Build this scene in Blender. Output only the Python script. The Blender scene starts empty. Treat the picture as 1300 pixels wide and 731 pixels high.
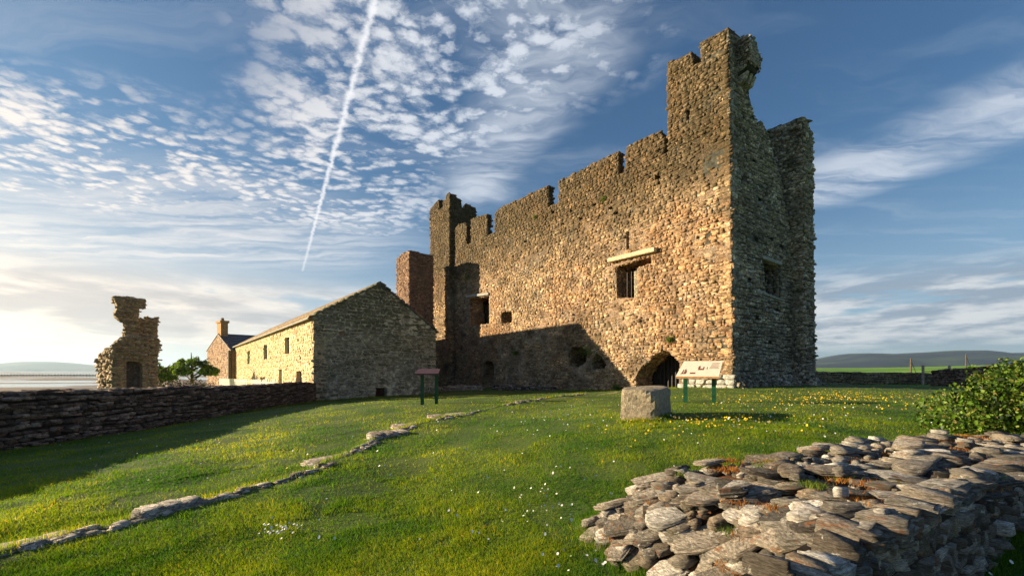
import bpy, math, random
import numpy as np
from mathutils import Matrix, Vector
from mathutils.geometry import tessellate_polygon
rnd = random.Random(7); R = np.random.RandomState(11)
S = bpy.context.scene
C = S.collection

# ------------------------------------------------------------------ camera, light, sky
F = 560.0; HX = 650.0; HY = 470.0          # focal length in photo pixels, horizon row
cam = bpy.data.cameras.new('camera'); camo = bpy.data.objects.new('camera', cam); C.objects.link(camo)
cam.sensor_width = 36; cam.lens = F/1300*36; cam.shift_y = (HY-365.5)/1300
cam.clip_start = 0.1; cam.clip_end = 30000
camo.location = (0, 0, 0); camo.rotation_euler = (math.radians(90), 0, 0)
S.camera = camo
S.view_settings.view_transform = 'Standard'; S.view_settings.look = 'None'
S.view_settings.exposure = 1.5; S.view_settings.gamma = 1
EL = math.radians(12.8)
SD = Vector((-0.99*math.cos(EL), 0.135*math.cos(EL), math.sin(EL))).normalized()   # towards the sun
sun = bpy.data.lights.new('sun', 'SUN'); sun.energy = 5.0; sun.angle = math.radians(0.55); sun.color = (1, .80, .50)
suno = bpy.data.objects.new('sun', sun); C.objects.link(suno)
suno.rotation_euler = SD.to_track_quat('Z', 'Y').to_euler()

class NT:
    """tiny node-graph helper"""
    def __init__(s, tree): s.t = tree; s.n = tree.nodes; s.l = tree.links
    def put(s, sock, v):
        if isinstance(v, bpy.types.NodeSocket): s.l.new(v, sock)
        elif isinstance(v, (tuple, list)) and len(v) == 3 and len(sock.default_value) == 4: sock.default_value = (*v, 1)
        else: sock.default_value = v
    def m(s, op, a, b=None, c=None, clamp=False):
        n = s.n.new('ShaderNodeMath'); n.operation = op; n.use_clamp = clamp
        for i, v in enumerate((a, b, c)):
            if v is not None: s.put(n.inputs[i], v)
        return n.outputs[0]
    def vm(s, op, a, b=None):
        n = s.n.new('ShaderNodeVectorMath'); n.operation = op
        s.put(n.inputs[0], a)
        if b is not None: s.put(n.inputs[3 if op == 'SCALE' else 1], b)
        return n.outputs['Value'] if op in ('DOT_PRODUCT', 'LENGTH') else n.outputs[0]
    def noise(s, vec, scale, detail=4, rough=.55, dist=0.0, out='Fac'):
        n = s.n.new('ShaderNodeTexNoise'); s.put(n.inputs['Vector'], vec)
        n.inputs['Scale'].default_value = scale; n.inputs['Detail'].default_value = detail
        n.inputs['Roughness'].default_value = rough; n.inputs['Distortion'].default_value = dist
        return n.outputs[out]
    def voro(s, vec, scale, feature='F1', out='Distance', rnd_=1.0):
        n = s.n.new('ShaderNodeTexVoronoi'); n.feature = feature; s.put(n.inputs['Vector'], vec)
        n.inputs['Scale'].default_value = scale; n.inputs['Randomness'].default_value = rnd_
        return n.outputs[out]
    def ss(s, v, a, b):
        n = s.n.new('ShaderNodeMapRange'); n.interpolation_type = 'SMOOTHSTEP'
        s.put(n.inputs[0], v); n.inputs[1].default_value = a; n.inputs[2].default_value = b
        return n.outputs[0]
    def mix(s, f, a, b, mode='MIX'):
        n = s.n.new('ShaderNodeMix'); n.data_type = 'RGBA'; n.blend_type = mode
        s.put(n.inputs[0], f); s.put(n.inputs[6], a); s.put(n.inputs[7], b)
        return n.outputs[2]
    def ramp(s, f, stops, interp='LINEAR'):
        n = s.n.new('ShaderNodeValToRGB'); n.color_ramp.interpolation = interp
        e = n.color_ramp.elements
        while len(e) < len(stops): e.new(0.5)
        for i, (p, c) in enumerate(stops): e[i].position = p; e[i].color = (*c, 1)
        s.put(n.inputs[0], f); return n.outputs[0]
    def comb(s, x, y, z):
        n = s.n.new('ShaderNodeCombineXYZ')
        for i, v in enumerate((x, y, z)): s.put(n.inputs[i], v)
        return n.outputs[0]

# sky: Nishita air plus high cloud laid out on a plane above the place
W = bpy.data.worlds.new('World'); S.world = W; W.use_nodes = True
g = NT(W.node_tree); g.n.clear()
sky = g.n.new('ShaderNodeTexSky'); sky.sky_type = 'NISHITA'; sky.sun_disc = False
sky.sun_elevation = EL; sky.sun_rotation = math.atan2(SD.x, SD.y)
sky.altitude = 0; sky.air_density = 1.0; sky.dust_density = 0.6; sky.ozone_density = 2.2
tc = g.n.new('ShaderNodeTexCoord').outputs['Generated']
sep = g.n.new('ShaderNodeSeparateXYZ'); g.put(sep.inputs[0], tc)
dx, dy, dz = sep.outputs
zc = g.m('MAXIMUM', dz, 0.012)
cx = g.m('DIVIDE', dx, zc); cy = g.m('DIVIDE', dy, zc)
P = g.comb(cx, cy, 0.0)
warp = g.vm('SCALE', g.vm('SUBTRACT', g.noise(P, 1.3, 4, .6, out='Color'), (.5, .5, .5)), 0.55)
Pw = g.vm('ADD', P, warp)
def capsule(a, b, r0, r1, p=None):
    """soft mask round the segment a-b of the cloud plane"""
    p = p or Pw
    a3 = (a[0], a[1], 0.0); d = (b[0]-a[0], b[1]-a[1]); L2 = d[0]**2+d[1]**2
    pa = g.vm('MULTIPLY', g.vm('SUBTRACT', p, a3), (1, 1, 0))
    t = g.m('DIVIDE', g.vm('DOT_PRODUCT', pa, (d[0], d[1], 0.0)), L2, clamp=True)
    n = g.n.new('ShaderNodeVectorMath'); n.operation = 'SCALE'; n.inputs[0].default_value = (d[0], d[1], 0.0); g.put(n.inputs[3], t)
    dist = g.vm('LENGTH', g.vm('SUBTRACT', pa, n.outputs[0]))
    return g.m('SUBTRACT', 1.0, g.ss(dist, r0, r1)), t
def cp(px, py): return ((px-HX)/(HY-py), F/(HY-py))
def mx(*a):
    o = a[0]
    for v in a[1:]: o = g.m('MAXIMUM', o, v)
    return o
# altocumulus field, left to upper middle
k1, _ = capsule(cp(560, 40), cp(590, -120), .12, .75)
k2, _ = capsule(cp(430, 235), cp(620, 40), .14, .62)
k3, _ = capsule(cp(40, 180), cp(430, 262), .22, .85)
k4, _ = capsule(cp(-200, 150), cp(40, 215), .3, .95)
field = mx(k1, k2, k3, k4)
warp2 = g.vm('SCALE', g.vm('SUBTRACT', g.noise(P, 7, 4, .65, out='Color'), (.5, .5, .5)), .16)
Pc = g.vm('ADD', g.vm('MULTIPLY', P, (1, 1.2, 0)), g.vm('ADD', warp2, g.vm('SCALE', warp, .3)))
lumps = g.voro(Pc, 13.0, 'F1')
puff = g.m('SUBTRACT', 1.0, g.ss(lumps, .05, .8))
fine = g.noise(Pc, 12, 7, .68)
mid = g.noise(P, 2.1, 6, .62, .4)
c1 = g.m('MULTIPLY', g.m('POWER', field, .7), g.ss(g.m('ADD', g.m('MULTIPLY', puff, .34), g.m('ADD', g.m('MULTIPLY', fine, .75), g.m('MULTIPLY', mid, 1.5))), 1.06, 1.55))
# streaky cirrus
strv = g.n.new('ShaderNodeMapping'); strv.inputs['Rotation'].default_value = (0, 0, math.radians(-35)); strv.inputs['Scale'].default_value = (.55, 3.4, 1)
g.put(strv.inputs['Vector'], Pw)
streak = g.noise(strv.outputs[0], 1.7, 6, .6, .3)
q1, _ = capsule(cp(600, 250), cp(750, -30), .04, .30)
q2, _ = capsule(cp(1030, 240), cp(1380, 110), .1, .5)
q3, _ = capsule(cp(-250, 280), cp(330, 300), .35, 1.5)

st2 = g.n.new('ShaderNodeMapping'); st2.inputs['Rotation'].default_value = (0, 0, math.radians(69)); st2.inputs['Scale'].default_value = (.5, 3.0, 1)
g.put(st2.inputs['Vector'], Pw)
streak2 = g.noise(st2.outputs[0], 1.5, 7, .62, .4)
c2 = mx(g.m('MULTIPLY', mx(q1, q2), g.ss(streak2, .28, .66)), g.m('MULTIPLY', q3, g.ss(streak, .3, .72)))
wisp = g.m('MULTIPLY', g.ss(g.noise(strv.outputs[0], .8, 6, .62, .8), .45, .9), .30)
# vapour trail
Pj = g.vm('ADD', P, g.vm('SCALE', g.vm('SUBTRACT', g.noise(P, 22, 4, .6, out='Color'), (.5, .5, .5)), .035))
tr, tt = capsule(cp(384, 344), cp(486, -40), .0, .017, Pj)
c3 = g.m('MULTIPLY', g.m('POWER', tr, 1.0), g.m('MULTIPLY', g.ss(g.noise(P, 24, 5, .7), .15, .55), g.m('ADD', .6, g.m('MULTIPLY', g.ss(tt, 0, .5), .45))))
# low layered cloud near the horizon, by elevation
low_n = g.n.new('ShaderNodeMapping'); low_n.inputs['Scale'].default_value = (2.4, 2.4, 13)
g.put(low_n.inputs['Vector'], tc)
ln = g.noise(low_n.outputs[0], 1.9, 7, .58, .25)
lowband = g.m('MULTIPLY', g.ss(dz, .02, .06), g.m('SUBTRACT', 1.0, g.ss(dz, .13, .20)))
c4 = g.m('MULTIPLY', lowband, g.ss(ln, .33, .47))
airhaze = g.m('SUBTRACT', 1.0, g.ss(dz, .02, .42))
toSun = g.vm('DOT_PRODUCT', tc, tuple(SD))
glow = g.ss(toSun, .25, .95)
veil = g.m('MULTIPLY', g.m('POWER', airhaze, 1.3), g.m('ADD', .5, g.m('MULTIPLY', glow, .5)))
base = g.mix(1.0, sky.outputs[0], (.036, .053, .070), 'MULTIPLY')
base = g.vm('DIVIDE', base, g.vm('ADD', g.vm('MULTIPLY', base, (1.1, 1.1, 1.1)), (1, 1, 1)))
base = g.mix(g.m('MULTIPLY', veil, .78), base, g.mix(glow, (.25, .31, .37), (.54, .47, .40)))
cover = g.m('MINIMUM', mx(c1, g.m('MULTIPLY', c2, .8), wisp), 1.0)
ccol = g.mix(glow, (.36, .385, .42), (.54, .48, .42))
col = g.mix(g.m('MULTIPLY', cover, .86), base, ccol)
lowcol = g.mix(g.ss(g.noise(low_n.outputs[0], 3.4, 6, .62), .40, .62), (.15, .18, .22), (.38, .38, .38))
lowcol = g.mix(glow, lowcol, g.mix(g.ss(ln, .45, .6), (.60, .50, .40), (.34, .29, .26)))
col = g.mix(g.m('MULTIPLY', c4, .8), col, lowcol)
col = g.mix(g.m('MULTIPLY', c3, .8), col, (.46, .46, .47))
bg = g.n.new('ShaderNodeBackground'); g.put(bg.inputs[0], col); bg.inputs[1].default_value = .78
wo = g.n.new('ShaderNodeOutputWorld'); g.l.new(bg.outputs[0], wo.inputs[0])

# ------------------------------------------------------------------ helpers
def vnoise(x, y, seed=0):
    """smooth value noise in numpy, 0..1"""
    x = np.asarray(x, float); y = np.asarray(y, float)
    xi = np.floor(x).astype(np.int64); yi = np.floor(y).astype(np.int64); fx = x-xi; fy = y-yi
    fx = fx*fx*(3-2*fx); fy = fy*fy*(3-2*fy)
    def h(a, b):
        n = (a*374761393 + b*668265263 + seed*2246822519) & 0xffffffff
        n = ((n ^ (n >> 13))*1274126177) & 0xffffffff
        return ((n ^ (n >> 16)) & 0xffff)/65535.0
    return (h(xi, yi)*(1-fx)+h(xi+1, yi)*fx)*(1-fy)+(h(xi, yi+1)*(1-fx)+h(xi+1, yi+1)*fx)*fy
def fbm(x, y, seed=0, o=3):
    s = 0; a = .5; t = 0
    for i in range(o): s = s+a*vnoise(x*2**i, y*2**i, seed+i); t += a; a *= .5
    return s/t
def inpoly(x, y, poly):
    x = np.asarray(x, float); y = np.asarray(y, float); r = np.zeros(x.shape, bool)
    n = len(poly)
    for i in range(n):
        x0, y0 = poly[i]; x1, y1 = poly[(i+1) % n]
        if y0 == y1: continue
        c = ((y0 > y) != (y1 > y)) & (x < (x1-x0)*(y-y0)/(y1-y0)+x0)
        r ^= c
    return r
def segdist(x, y, pl):
    """signed distance to a polyline (positive on its right) and distance along"""
    best = np.full(np.shape(x), 1e9); sg = np.zeros(np.shape(x))
    for (a, b), (c, d) in zip(pl[:-1], pl[1:]):
        ux, uy = c-a, d-b; L = ux*ux+uy*uy
        t = np.clip(((x-a)*ux+(y-b)*uy)/L, 0, 1)
        ex = x-a-t*ux; ey = y-b-t*uy; dd = np.hypot(ex, ey)
        s = np.sign(ex*uy-ey*ux)
        m = dd < best; best = np.where(m, dd, best); sg = np.where(m, s, sg)
    return best*sg

# ------------------------------------------------------------------ ground shape (eye at z = 0)
U = np.array((-.5812, .8138)); V = np.array((.8138, .5812))      # keep: along the long face, along the right face
CX, CY = 11.04, 22.0                                              # its near corner
GP = [(-60, 760, 3.2, None), (0, 731, 3.6, None), (650, 731, 3.42, None), (1300, 731, 3.1, None), (650, 800, 2.7, None), (15, 700, 3.95, None), (180, 657, 4.8, None),
      (395, 602, 6.4, None), (470, 562, 8.6, None), (530, 542, 10.5, None), (600, 525, 13, None), (740, 503, 19.5, None),
      (931, 492, 22, None), (860, 492, 24.6, None), (800, 495, 27.2, None), (700, 495, 33.3, None), (590, 492, 44, None),
      (1034, 487, 27.7, None), (0, 572, 10, None), (200, 541, 15, None), (400, 510, 30, None), (553, 500, 35.3, None),
      (1190, 498, 18, None), (815, 532, 8.3, None), (885, 511, 12.3, None), (650, 600, 5.8, None), (900, 600, 5.0, None),
      (1050, 540, 7.4, None), (1300, 690, 3.4, None), (1080, 490, 32, None), (540, 513, 16, None), (1400, 520, 10, None)]
pts = np.array([((px-HX)/F*D, D, -(py-HY)/F*D) for px, py, D, _ in GP] + [(-13.5, 20, -2.0), (-24, 22, -2.8), (-26, 34, -2.6), (0, -3, -1.75), (-6, -2, -1.85), (8, -3, -1.7), (25, 12, -1.0), (28, 28, -1.1)])
def tps_fit(p, lam):
    n = len(p); d = np.hypot(p[:, None, 0]-p[None, :, 0], p[:, None, 1]-p[None, :, 1])
    K = np.where(d > 0, d*d*np.log(d+1e-12), 0)+lam*np.eye(n)
    Pm = np.c_[np.ones(n), p[:, :2]]
    A = np.block([[K, Pm], [Pm.T, np.zeros((3, 3))]])
    return np.linalg.solve(A, np.r_[p[:, 2], 0, 0, 0])
TW = tps_fit(pts, 1.5)
EDGE = [((px-HX)/F*D, D) for px, py, D in [(-110, 745, 3.3), (15, 700, 3.95), (180, 657, 4.8), (395, 602, 6.4), (470, 562, 8.6), (530, 542, 10.5), (600, 525, 13), (740, 503, 19.5)]]
def ground(x, y):
    x = np.asarray(x, float); y = np.asarray(y, float)
    cxx = np.clip(x, -30, 30); cyy = np.clip(y, -5, 46)
    z = TW[-3]+TW[-2]*cxx+TW[-1]*cyy
    for i in range(len(pts)):
        d = np.hypot(cxx-pts[i, 0], cyy-pts[i, 1]); z = z+TW[i]*d*d*np.log(d+1e-9)
    z = z+(fbm(x*.9, y*.9, 3)-.5)*.10*np.clip(np.hypot(x, y)/6, .3, 1)+(fbm(x*.25, y*.25, 9)-.5)*.12
    s = segdist(x, y, EDGE); z = z+.09*np.clip((s+.05)/.1, 0, 1)*np.clip(1-s/1.6, 0, 1)
    # the far country
    r = np.hypot(np.maximum(np.abs(x)-30, 0), np.maximum(y-46, 0)+np.maximum(-y-5, 0))
    k = np.clip(r/35, 0, 1); k = k*k*(3-2*k)
    ratio = x/np.maximum(y, 8)
    right = np.clip((ratio-.2)/.4, 0, 1)
    dist = np.hypot(x, y)
    far_l = -2.8-5.2*np.clip((dist-55)/60, 0, 1)+(fbm(x*.012, y*.03, 5)-.5)*.5*np.clip((dist-100)/60, 0, 1)
    far_r = -1.6+np.clip((dist-60)/340, 0, 1)**1.2*(3.2+3*(fbm(x*.006, y*.006, 6)-.5))+np.clip((ratio-.8)/.5, 0, 1)*3.0*np.clip((dist-40)/60, 0, 1)
    far_r = far_r-np.clip((dist-520)/900, 0, 1)*24
    far = far_l*(1-right)+far_r*right
    back = np.clip(-y/60, 0, 1); far = far*(1-back)-2.5*back
    return z*(1-k)+far*k
gz = lambda x, y: float(ground(np.array([x]), np.array([y]))[0])

# ------------------------------------------------------------------ mesh building
ORG = {}
def empty(name, label, cat, loc, group=None):
    o = bpy.data.objects.new(name, None); C.objects.link(o); o.location = loc; o.empty_display_size = .3
    o['label'] = label; o['category'] = cat
    if group: o['group'] = group
    ORG[o.name] = np.array(loc, float); return o
def raw_mesh(name, V_, faces, tint=None):
    """faces: int array (n,3) / (n,4) or a list of index lists"""
    me = bpy.data.meshes.new(name)
    V_ = np.asarray(V_, np.float32)
    if isinstance(faces, np.ndarray):
        n, k = faces.shape
        me.vertices.add(len(V_)); me.vertices.foreach_set('co', V_.ravel())
        me.loops.add(n*k); me.loops.foreach_set('vertex_index', faces.astype(np.int32).ravel())
        me.polygons.add(n); me.polygons.foreach_set('loop_start', np.arange(0, n*k, k, dtype=np.int32))
        me.update(calc_edges=True)
    else:
        me.from_pydata([tuple(map(float, v)) for v in V_], [], [tuple(f) for f in faces]); me.update()
    if tint is not None:
        a = me.attributes.new('tint', 'FLOAT', 'FACE'); a.data.foreach_set('value', np.asarray(tint, np.float32))
    return me
def mk(name, V_, faces, mat, parent=None, tint=None, kind=None, smooth=False, label=None, cat=None, group=None, origin=None):
    V_ = np.asarray(V_, float)
    o0 = ORG[parent.name] if parent is not None else (np.array(origin, float) if origin is not None else np.zeros(3))
    me = raw_mesh(name, V_-o0, faces, tint)
    if smooth: me.polygons.foreach_set('use_smooth', [True]*len(me.polygons))
    me.materials.append(mat)
    o = bpy.data.objects.new(name, me); C.objects.link(o)
    if parent is not None:
        o.parent = parent; ORG[o.name] = o0
    else: o.location = o0; ORG[o.name] = o0
    if kind: o['kind'] = kind
    if label: o['label'] = label
    if cat: o['category'] = cat
    if group: o['group'] = group
    return o
class B:
    """collects boxes, prisms and slabs into one mesh"""
    def __init__(s): s.v = []; s.f = []
    def add(s, v, f):
        n = len(s.v); s.v += [tuple(p) for p in v]; s.f += [[i+n for i in q] for q in f]; return s
    def hexa(s, lo, hi):
        """two rings of equal length, bottom and top"""
        n = len(lo); v = list(lo)+list(hi)
        f = [list(range(n))[::-1], list(range(n, 2*n))]+[[i, (i+1) % n, (i+1) % n+n, i+n] for i in range(n)]
        return s.add(v, f)
    def box(s, c, a, b, h):
        """c base centre, a and b half-extent 3-vectors, h height vector"""
        c, a, b, h = (np.array(t, float) for t in (c, a, b, h))
        lo = [c-a-b, c+a-b, c+a+b, c-a+b]; return s.hexa(lo, [p+h for p in lo])
    def tube(s, pts_, rad, n=6):
        pts_ = [np.array(p, float) for p in pts_]; base = len(s.v)
        for i, p in enumerate(pts_):
            d = pts_[min(i+1, len(pts_)-1)]-pts_[max(i-1, 0)]; d /= np.linalg.norm(d)+1e-9
            a = np.cross(d, (0, 0, 1)) if abs(d[2]) < .9 else np.cross(d, (1, 0, 0)); a /= np.linalg.norm(a); b = np.cross(d, a)
            r = rad[i] if isinstance(rad, (list, tuple)) else rad
            for k in range(n):
                t = 2*math.pi*k/n; s.v.append(tuple(p+r*(a*math.cos(t)+b*math.sin(t))))
        for i in range(len(pts_)-1):
            for k in range(n):
                q = base+i*n; s.f.append([q+k, q+(k+1) % n, q+n+(k+1) % n, q+n+k])
        s.f.append([base+k for k in range(n)][::-1]); s.f.append([base+(len(pts_)-1)*n+k for k in range(n)])
        return s
    def mk(s, name, mat, parent=None, **k): return mk(name, s.v, s.f, mat, parent, **k)

# stone templates, unit size: x,y in +-.5, z = how far it stands out
def block_ring(r, jx, cut):
    """broken rectangle outline: jittered corners, some knocked off, long sides bent"""
    ring = []
    for (cx_, cy_) in ((.5, .5), (-.5, .5), (-.5, -.5), (.5, -.5)):
        x = cx_*(1-r.uniform(0, jx)); y = cy_*(1-r.uniform(0, jx))
        if r.random() < cut:
            a = r.uniform(.08, .34); b = r.uniform(.12, .45)
            p1 = (x-a*(1 if cx_ > 0 else -1), y); p2 = (x, y-b*(1 if cy_ > 0 else -1))
            ring += [p2, p1] if cx_*cy_ > 0 else [p1, p2]
        else: ring.append((x, y))
        if cy_ == .5 and cx_ == .5 or (cy_ == -.5 and cx_ == -.5): ring.append((r.uniform(-.15, .15), cy_*(1-r.uniform(-.06, jx*.8))))
    return ring
def stone_template(seed):
    r = random.Random(seed); ring = block_ring(r, .22, .5); n = len(ring)
    v = [(x*1.02, y*1.02, -.6) for x, y in ring]
    tx, ty = r.uniform(-.8, .8), r.uniform(-.9, .5)
    v += [(x*.96, y*.94, .95+tx*x+ty*y+r.uniform(-.15, .15)) for x, y in ring]
    f = []
    for k in range(n):
        j = (k+1) % n; f += [(k, j, j+n), (k, j+n, k+n)]
    v.append((r.uniform(-.15, .15), r.uniform(-.15, .15), 1.05+r.uniform(-.1, .2))); c = len(v)-1
    for k in range(n): f.append((n+k, n+(k+1) % n, c))
    return np.array(v), np.array(f)
ST = [stone_template(i) for i in range(18)]
def slab_template(seed):
    """flat split slate with sharp arrises, broken back in one ledge"""
    r = random.Random(seed+500); ring = block_ring(r, .13, .42); n = len(ring)
    e = r.uniform(-.12, .12); g_ = r.uniform(-.12, .12); sh = (r.uniform(-.06, .06), r.uniform(-.06, .06)); sc = r.uniform(.84, .93)
    v = [(x*.95, y*.95, -.5) for x, y in ring]+[(x, y, .08+e*x+r.uniform(-.04, .04)) for x, y in ring]
    v += [(x*sc+sh[0], y*sc+sh[1], .12+e*x) for x, y in ring]+[(x*sc*.97+sh[0], y*sc*.97+sh[1], .5+g_*x*2+e*y*2+r.uniform(-.07, .04)) for x, y in ring]
    f = []
    for L in range(3):
        for k in range(n):
            j = (k+1) % n; a = L*n; f += [(a+k, a+j, a+n+j), (a+k, a+n+j, a+n+k)]
    v.append((sh[0], sh[1], .5)); c = len(v)-1
    for k in range(n): f.append((3*n+k, 3*n+(k+1) % n, c))
    return np.array(v), np.array(f)
SL = [slab_template(i) for i in range(16)]

def place(center, X, Y, Z, w, h, d):
    """4x4 for a template: X,Y in the face, Z outward"""
    X, Y, Z = (np.asarray(t, float) for t in (X, Y, Z))
    if np.dot(np.cross(X, Y), Z) < 0: X = -X
    M = np.eye(4); M[:3, 0] = X*w; M[:3, 1] = Y*h; M[:3, 2] = Z*d; M[:3, 3] = center
    return M
def masonry(out, O, A, N, poly, holes=(), hh=(.09, .2), ww=(.16, .5), dep=(.02, .07), keep=1.0, post=None, T=ST, seed=None, bare=None):
    """rubble laid in uneven courses over polygon 'poly' of (a, z) in the plane O + a*A + z*Z"""
    O = np.array(O, float); A = np.array((*A, 0.)) if len(A) == 2 else np.array(A, float)
    N = np.array((*N, 0.)) if len(N) == 2 else np.array(N, float); Zv = np.array((0, 0, 1.))
    a0 = min(p[0] for p in poly); a1 = max(p[0] for p in poly); z0 = min(p[1] for p in poly); z1 = max(p[1] for p in poly)
    r = rnd; z = z0; cand = []
    while z < z1:
        h = r.uniform(*hh); a = a0-r.uniform(0, ww[1]); ph = r.uniform(0, 9)
        while a < a1:
            w = r.uniform(*ww)*(1.25 if r.random() < .12 else 1); hs = h*(r.uniform(.86, 1.05))
            zz = z+h/2+.035*math.sin(a*1.7+ph)
            if r.random() < .22 and w > .2 and h > .09:        # two thin stones for one thick
                cand.append((a+w/2, zz-h*.25, w*.97, h*.48)); cand.append((a+w/2+r.uniform(-.03, .03), zz+h*.25, w*.97, h*.48))
            else: cand.append((a+w/2, zz, w*.97, hs))
            a += w
        z += h
    if not cand: return
    c = np.array(cand); ok = inpoly(c[:, 0], c[:, 1], poly)
    for hl in holes:
        ok &= ~(inpoly(c[:, 0], c[:, 1], hl) | inpoly(c[:, 0]-c[:, 2]*.35, c[:, 1], hl) | inpoly(c[:, 0]+c[:, 2]*.35, c[:, 1], hl))
    for (a, z, w, h) in c[ok]:
        if keep < 1 and r.random() > keep: continue
        if bare and w*h < .06 and r.random() < .8 and float(fbm(np.array(a*.55+3), np.array(z*.75), 77, 4)) > bare-.03*(z > 2)*(z < 8)+max(0, z-9)*.05: continue
        P_ = O+A*a+Zv*z; t = r.gauss(0, .05); X = A*math.cos(t)+Zv*math.sin(t); Y = -A*math.sin(t)+Zv*math.cos(t)
        nn = N
        M = place(P_, X, Y, nn, w, h, r.uniform(*dep)*(1.8 if r.random() < .06 else 1))
        if post: M = post(M)
        out.append((r.randrange(len(T)), M, w*h))
TMESH = {}
def stones(items, mat, parent, T=ST, tag_='s', singles=0, single_name='stone', stuff_name='rubble', tint_of=None):
    """the largest in view become parts of their own, the rest one part"""
    if not items: return
    if singles:
        def key(it):
            p = it[1][:3, 3]; return -it[2]/(p@p) if p[1] > .5 and abs(p[0]/p[1]) < 1.18 and (-p[2]/p[1]) < .48 else 0
        items = sorted(items, key=key)
    o0 = ORG[parent.name]
    for it in items[:singles]:
        kk = (tag_, it[0], mat.name)
        if kk not in TMESH:
            v, f = T[it[0]]; me = raw_mesh(single_name, v, f); me.materials.append(mat); TMESH[kk] = me
        o = bpy.data.objects.new(single_name, TMESH[kk]); C.objects.link(o); o.parent = parent
        M = it[1].copy(); M[:3, 3] -= o0; o.matrix_basis = Matrix(M.tolist())
    rest = items[singles:]
    if not rest: return
    Vs = []; Fs = []; Ts = []; n0 = 0
    by = {}
    for it in rest: by.setdefault(it[0], []).append(it[1])
    for k, Ms in by.items():
        v, f = T[k]; Ms = np.array(Ms)
        vv = np.einsum('nij,kj->nki', Ms[:, :3, :3], v)+Ms[:, None, :3, 3]
        n, kv = vv.shape[:2]
        ff = f[None]+(np.arange(n)*kv)[:, None, None]+n0
        Vs.append(vv.reshape(-1, 3)); Fs.append(ff.reshape(-1, 3)); Ts.append(np.repeat(R.rand(n), len(f))); n0 += n*kv
    return mk(stuff_name, np.concatenate(Vs), np.concatenate(Fs), mat, parent, tint=np.concatenate(Ts), kind='stuff')

def wall_slab(O, A, N, outline, holes=(), T=1.0, post=None):
    """a wall with its openings cut through: outline in (a, z), N outward, thickness T"""
    O = np.array(O, float); A = np.array((*A, 0.)) if len(A) == 2 else np.array(A, float); N = np.array((*N, 0.)) if len(N) == 2 else np.array(N, float)
    loops = [outline]+list(holes); flat = [p for l in loops for p in l]
    tri = tessellate_polygon([[Vector((p[0], p[1], 0)) for p in l] for l in loops])
    n = len(flat); v = [O+A*a+np.array((0, 0, z)) for a, z in flat]; v += [p-N*T for p in v]
    f = [list(t) for t in tri]+[[i+n for i in t][::-1] for t in tri]
    k = 0
    for l in loops:
        for i in range(len(l)):
            a = k+i; b = k+(i+1) % len(l); f.append([a, b, b+n, a+n])
        k += len(l)
    if post is not None: v = [post_pt(p, post) for p in v]
    return v, f
def post_pt(p, post): return post(p)
def edge_stones(out, O, A, N, loop, T, inward=False, skip0=False, post=None, minlen=.35, hh=(.08, .18), ww=(.14, .4), dep=(.02, .07), Tm=ST):
    """stones on the cut edges (jambs, merlon ends, wall heads) of a slab"""
    O = np.array(O, float); A = np.array((*A, 0.)); N = np.array((*N, 0.)); Zv = np.array((0, 0, 1.))
    area = sum(loop[i][0]*loop[(i+1) % len(loop)][1]-loop[(i+1) % len(loop)][0]*loop[i][1] for i in range(len(loop)))
    sg = (1 if area > 0 else -1)*(-1 if inward else 1)
    for i in range(len(loop)):
        (a0, z0), (a1, z1) = loop[i], loop[(i+1) % len(loop)]
        L = math.hypot(a1-a0, z1-z0)
        if L < minlen or (abs(a0) < .12 and abs(a1) < .12 and skip0): continue
        da, dz_ = (a1-a0)/L, (z1-z0)/L
        En = (A*dz_-Zv*da)*sg; Ed = A*da+Zv*dz_
        if En[2] < -.5 and not inward: continue
        P0 = O+A*a0+Zv*z0; s = 0
        while s < L:
            w = rnd.uniform(*hh) if abs(dz_) > .6 else rnd.uniform(*ww); w = min(w, L-s+.05); q = 0
            while q < T:
                e = rnd.uniform(*ww) if abs(dz_) > .6 else rnd.uniform(.18, .4)
                ctr = P0+Ed*(s+w/2)-N*(q+e/2)
                M = place(ctr, -N, Ed, En, e*.97, w*.97, rnd.uniform(*dep))
                if post: M = post(M)
                out.append((rnd.randrange(len(Tm)), M, e*w)); q += e
            s += w

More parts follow.
